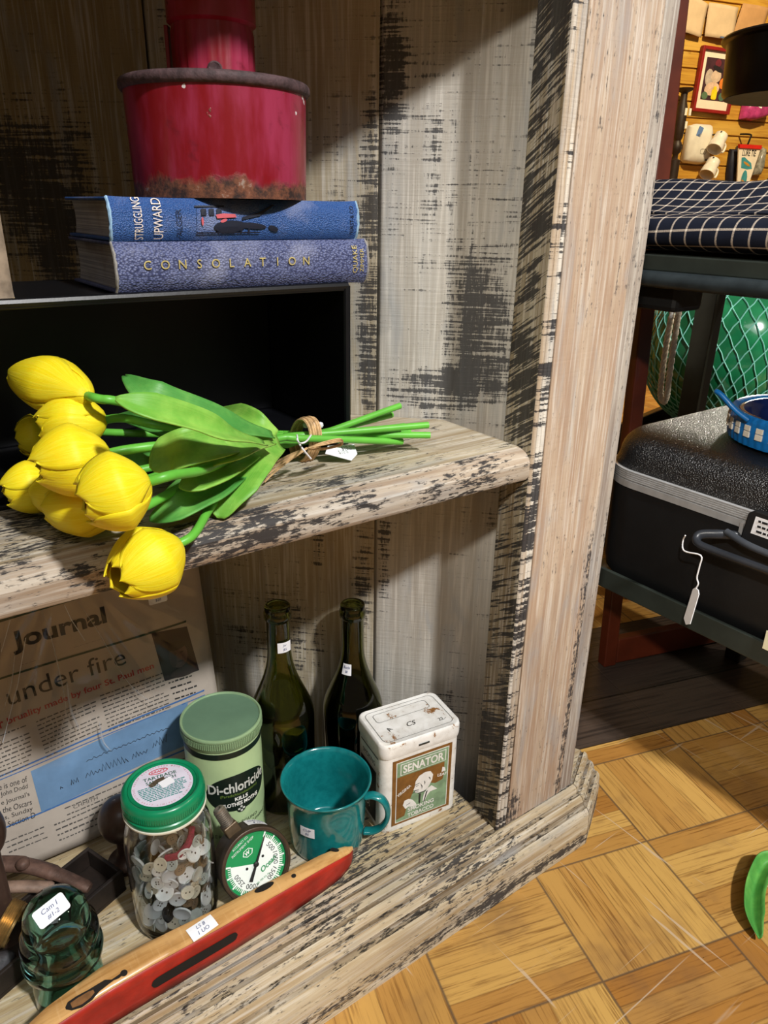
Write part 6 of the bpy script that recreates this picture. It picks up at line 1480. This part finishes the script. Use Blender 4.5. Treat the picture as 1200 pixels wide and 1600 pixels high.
mb = MB(); mb.add([pf(-aw, -ah, 0), pf(aw, -ah, 0), pf(aw, ah, 0), pf(-aw, ah, 0)], [(0, 1, 2, 3)]); pr0 = mb.build('print', plain('art_ground', '#3d1d26', .7, .3, 40), o, smooth=0)
for k, (e_, c) in enumerate(((ell(0, ah * .78, aw * .25, ah * .18), '#6b1f2c'), (ell(-aw * .55, ah * .05, aw * .34, ah * .42, .1), '#b9a99b'), (ell(0, ah * .15, aw * .42, ah * .30, .3), '#cdb49c'), (ell(aw * .05, ah * .5, aw * .45, ah * .12, -.3), '#1d1518'), (ell(-aw * .2, -ah * .45, aw * .62, ah * .32, .2), '#d9b79c'), (ell(aw * .62, -ah * .15, aw * .28, ah * .26), '#d8782a'), (ell(aw * .72, -ah * .78, aw * .26, ah * .20), '#4d6a58'), (ell(-aw * .72, -ah * .80, aw * .26, ah * .18), '#55704f'), (rrect(aw * .46, ah * .50, aw * .12, 4, aw * .05, -ah * .70), '#e8c818'), (rrect(aw * .26, ah * .16, aw * .06, 4, aw * .05, -ah * .40), '#e8c818'))):
    art('print_shape', e_, c, .0003 * (k + 1))
def bagm(name, label, cat, P, col, thick, extra=None, trans=0.0, **kw):
    cx, cy = sum(p[0] for p in P) / len(P), sum(p[1] for p in P) / len(P); o = wt(name, label, cat, cx, cy, .004, **kw); q = [wpt(*p, cx, cy) for p in P]; n = len(q)
    mb = MB(); vs = []
    for k_, z in ((1.0, .002), (1.0, thick * .4), (.90, thick * .85), (.55, thick)): vs += [(x * k_, y * k_, z) for x, y in q]
    mb.add(vs, [(i * n + k, i * n + (k + 1) % n, (i + 1) * n + (k + 1) % n, (i + 1) * n + k) for i in range(3) for k in range(n)] + [tuple(range(n))[::-1], tuple(range(3 * n, 4 * n))]); mb.build(kw.get('part', 'bag_body'), col, o, smooth=60); return o, cx, cy
o, cx, cy = bagm('pink_bag', 'pink glossy bag hanging on the slat wall under the black pan', 'bag', [(1156, 158), (1197, 158), (1197, 178), (1188, 184), (1172, 190), (1155, 188)], plain('pink_foil', '#b8417c', .25, .3, 30), .05)
mb = MB(); x0, y0 = wpt(1171, 167, cx, cy); blob(mb, ell(x0, y0, .02, .006, -.5), lambda x, y, z: Vector((x, y, .0505)), 0); mb.build('white_print', MAT['white'], o, smooth=0)
mb = MB(); x0, y0 = wpt(1192, 173, cx, cy); blob(mb, ell(x0, y0, .009, .02), lambda x, y, z: Vector((x, y, .046)), 0); mb.build('pale_print', MAT['cream'], o, smooth=0)
o, cx, cy = bagm('white_bag', 'white cloth bag with a blue square tag hanging on the slat wall', 'bag', [(1068, 198), (1078, 194), (1100, 194), (1103, 205), (1103, 246), (1108, 252), (1092, 258), (1070, 256), (1066, 252)], plain('white_cloth', '#dcd6c8', .85, .06, 25, bump=.2), .045)
x0, y0 = wpt(1079.5, 207, cx, cy); mb = MB(); mb.prism([(x * math.cos(-.35) - y * math.sin(-.35) + x0, x * math.sin(-.35) + y * math.cos(-.35) + y0) for x, y in rrect(.024, .040, .002, 2)], .042, .045); mb.build('blue_tag', plain('blue_tag', '#5f7fb4', .6), o, smooth=0)
x0, y0 = wpt(1089, 238, cx, cy); mb = MB(); mb2 = outline(mb, .034, .022, .008, x0, y0, .0025, lambda x, y, z: Vector((x, y, .0456))); mb.build('grey_print', plain('grey_print', '#8d887c', .8), o, smooth=0)
def wall_mug(px, py, label):
    o = wt('white_mug', label, 'mug', px, py, .085, group=None); M = Matrix.Rotation(math.radians(-38), 4, 'Z') @ Matrix.Rotation(math.radians(75), 4, 'X') @ Matrix.Rotation(0, 4, 'Z')
    mb = MB(); mb.lathe([(0, -.040), (.024, -.040), (.028, -.036), (.029, -.012), (.026, -.006), (.031, .004), (.034, .030), (.033, .040), (.030, .040), (.028, .0), (0, -.03)], 32, M); mb.build('mug_body', plain('cream_china', '#e6dfd2', .3, .08, 30, coat=.2), o, smooth=60)
    mb = MB(); mb.tube([M @ p for p in spline([Vector((.030, 0, -.026)), Vector((.048, 0, -.020)), Vector((.050, 0, .010)), Vector((.033, 0, .022))], 6)], .0045, 8); mb.build('mug_handle', MAT['cream'], o)
    mb = MB(); mb.tube([Vector((0, .03, -.083)), Vector((0, .034, .0)), Vector((0, .042, .012))], .003, 6); mb.build('peg', MAT['rack_black'], o)
wall_mug(1122, 222, 'upper white mug hanging on a peg of the slat wall'); wall_mug(1110, 262, 'lower white mug hanging on a peg of the slat wall')
# carded goods on black hooks
P = [(1147, 231), (1182, 231), (1172, 300), (1156, 300)]; cx, cy = 1164, 262; o = wt('carded_goods', 'tapering white card with red header and teal fish print on a black hook', 'card', cx, cy, .06)
mb = MB(); mb.prism([wpt(*p, cx, cy) for p in P], 0, .006); mb.build('card', plain('cream_card_stock', '#e9dfcc', .7, .05), o, smooth=0)
mb = MB(); mb.prism([wpt(*p, cx, cy) for p in ((1146, 224.5), (1182, 224.5), (1182, 230.8), (1147, 230.8))], 0, .012); mb.build('red_header', plain('red_header', '#cf2418', .5), o, smooth=0)
fcard = lambda x, y, z: Vector((x, y, .0064 + z)); MAT['teal_fish'] = plain('teal_fish_print', '#3f8f98', .6, .15, 40)
mb = MB(); x0, y0 = wpt(1165, 238, cx, cy); letter(mb, 'LURE TIE', x0, y0, w=.078, h=.026, fn=fcard, z=0, bold=.02); mb.build('card_lettering', MAT['black_ink'], o, smooth=0)
mb = MB(); blob(mb, [wpt(*p, cx, cy) for p in ((1154, 246), (1159, 245), (1165, 250), (1171, 254), (1174, 264), (1166, 265), (1156, 263))], fcard, 0); mb.build('fish_print', MAT['teal_fish'], o, smooth=0)
mb = MB(); x0, y0 = wpt(1164, 283, cx, cy); blob(mb, ell(x0, y0, .017, .042), fcard, 0); mb.build('oval_print', MAT['teal_fish'], o, smooth=0)
mb = MB(); x0, y0 = wpt(1164, 256, cx, cy); blob(mb, ell(x0, y0, .022, .005, -.4), fcard, .0006); x1, y1 = wpt(1163, 285, cx, cy); blob(mb, ell(x1, y1, .013, .004, -.5), fcard, .0006); mb.build('orange_print', plain('orange_print', '#c2862a', .6), o, smooth=0)
mb = MB(); x0, y0 = wpt(1160, 222, cx, cy); mb.tube(spline([Vector((x0, y0 - .006, .006)), Vector((x0 + .004, y0 + .02, .010)), Vector((x0 + .012, y0 + .035, 0)), Vector((x0, y0 + .040, -.05))], 6), .004, 6); mb.build('hook', MAT['rack_black'], o)
for nm, lab, P, col, th_ in (('dark_pouch', 'narrow navy pouch hanging left of the tapering white card', [(1133, 231), (1142, 231), (1143, 300), (1138, 300), (1134, 270)], plain('navy_pouch', '#171c30', .6, .2, 30), .03), ('camouflage_strap', 'speckled dark strap hanging against the left edge of the white card', [(1144, 226), (1148, 224), (1155, 300), (1143, 300)], plain('camouflage_print', '#4a4232', .7, .8, 45), .035), ('clear_packet', 'clear plastic packet hanging to the right of the white card', [(1183, 228), (1188, 230), (1190, 262), (1186, 276), (1176, 276), (1177, 262)], plain('clear_packet_film', '#8b8a80', .2, .4, 60, coat=.3), .03), ('dark_reel', 'black round reel shape at the right edge of the slat wall', [(1196, 278), (1204, 274), (1210, 282), (1210, 302), (1198, 302), (1193, 292)], plain('black_reel', '#17130f', .4, .2), .05)):
    bagm(nm, lab, nm.split('_')[-1], P, col, th_)
o = wt('hanging_ornament', 'tall dark brown ornament with pale patches hanging left of the white bag', 'ornament', 1050, 215, .02); MAT['orn'] = plain('dark_brown_ornament', '#2b1d13', .5, .3, 40)
def oz(py): return -(py - 215) * PYM
mb = MB(); mb.lathe([(0, oz(287)), (.024, oz(286)), (.024, oz(252)), (.012, oz(249)), (.012, oz(243)), (.022, oz(238)), (.024, oz(228)), (.014, oz(221)), (.020, oz(216)), (.024, oz(200)), (.022, oz(170)), (.015, oz(160)), (.014, oz(148)), (.034, oz(144)), (.036, oz(141)), (0, oz(140))], 24, Matrix.Translation((0, 0, .0)) @ Matrix.Rotation(0, 4, 'X') @ Matrix(((1, 0, 0, 0), (0, 0, 1, 0), (0, -1, 0, .038), (0, 0, 0, 1)))); mb.build('turned_body', MAT['orn'], o, smooth=50)
for px, py in ((1051, 177), (1057, 177), (1054, 197)):
    mb = MB(); x0, y0 = wpt(px, py, 1050, 215); mb.box((x0 - .006, y0 - .014, .058), (x0 + .006, y0 + .014, .0625)); mb.build('pale_patch', MAT['cream'], o, smooth=0, bevel=.001)
o, cx, cy = bagm('white_pennant', 'small white pointed paper hanging beside the dark ornament', 'paper', [(1060, 160), (1063, 160), (1070, 180), (1066, 184), (1062, 176)], MAT['white'], .01)
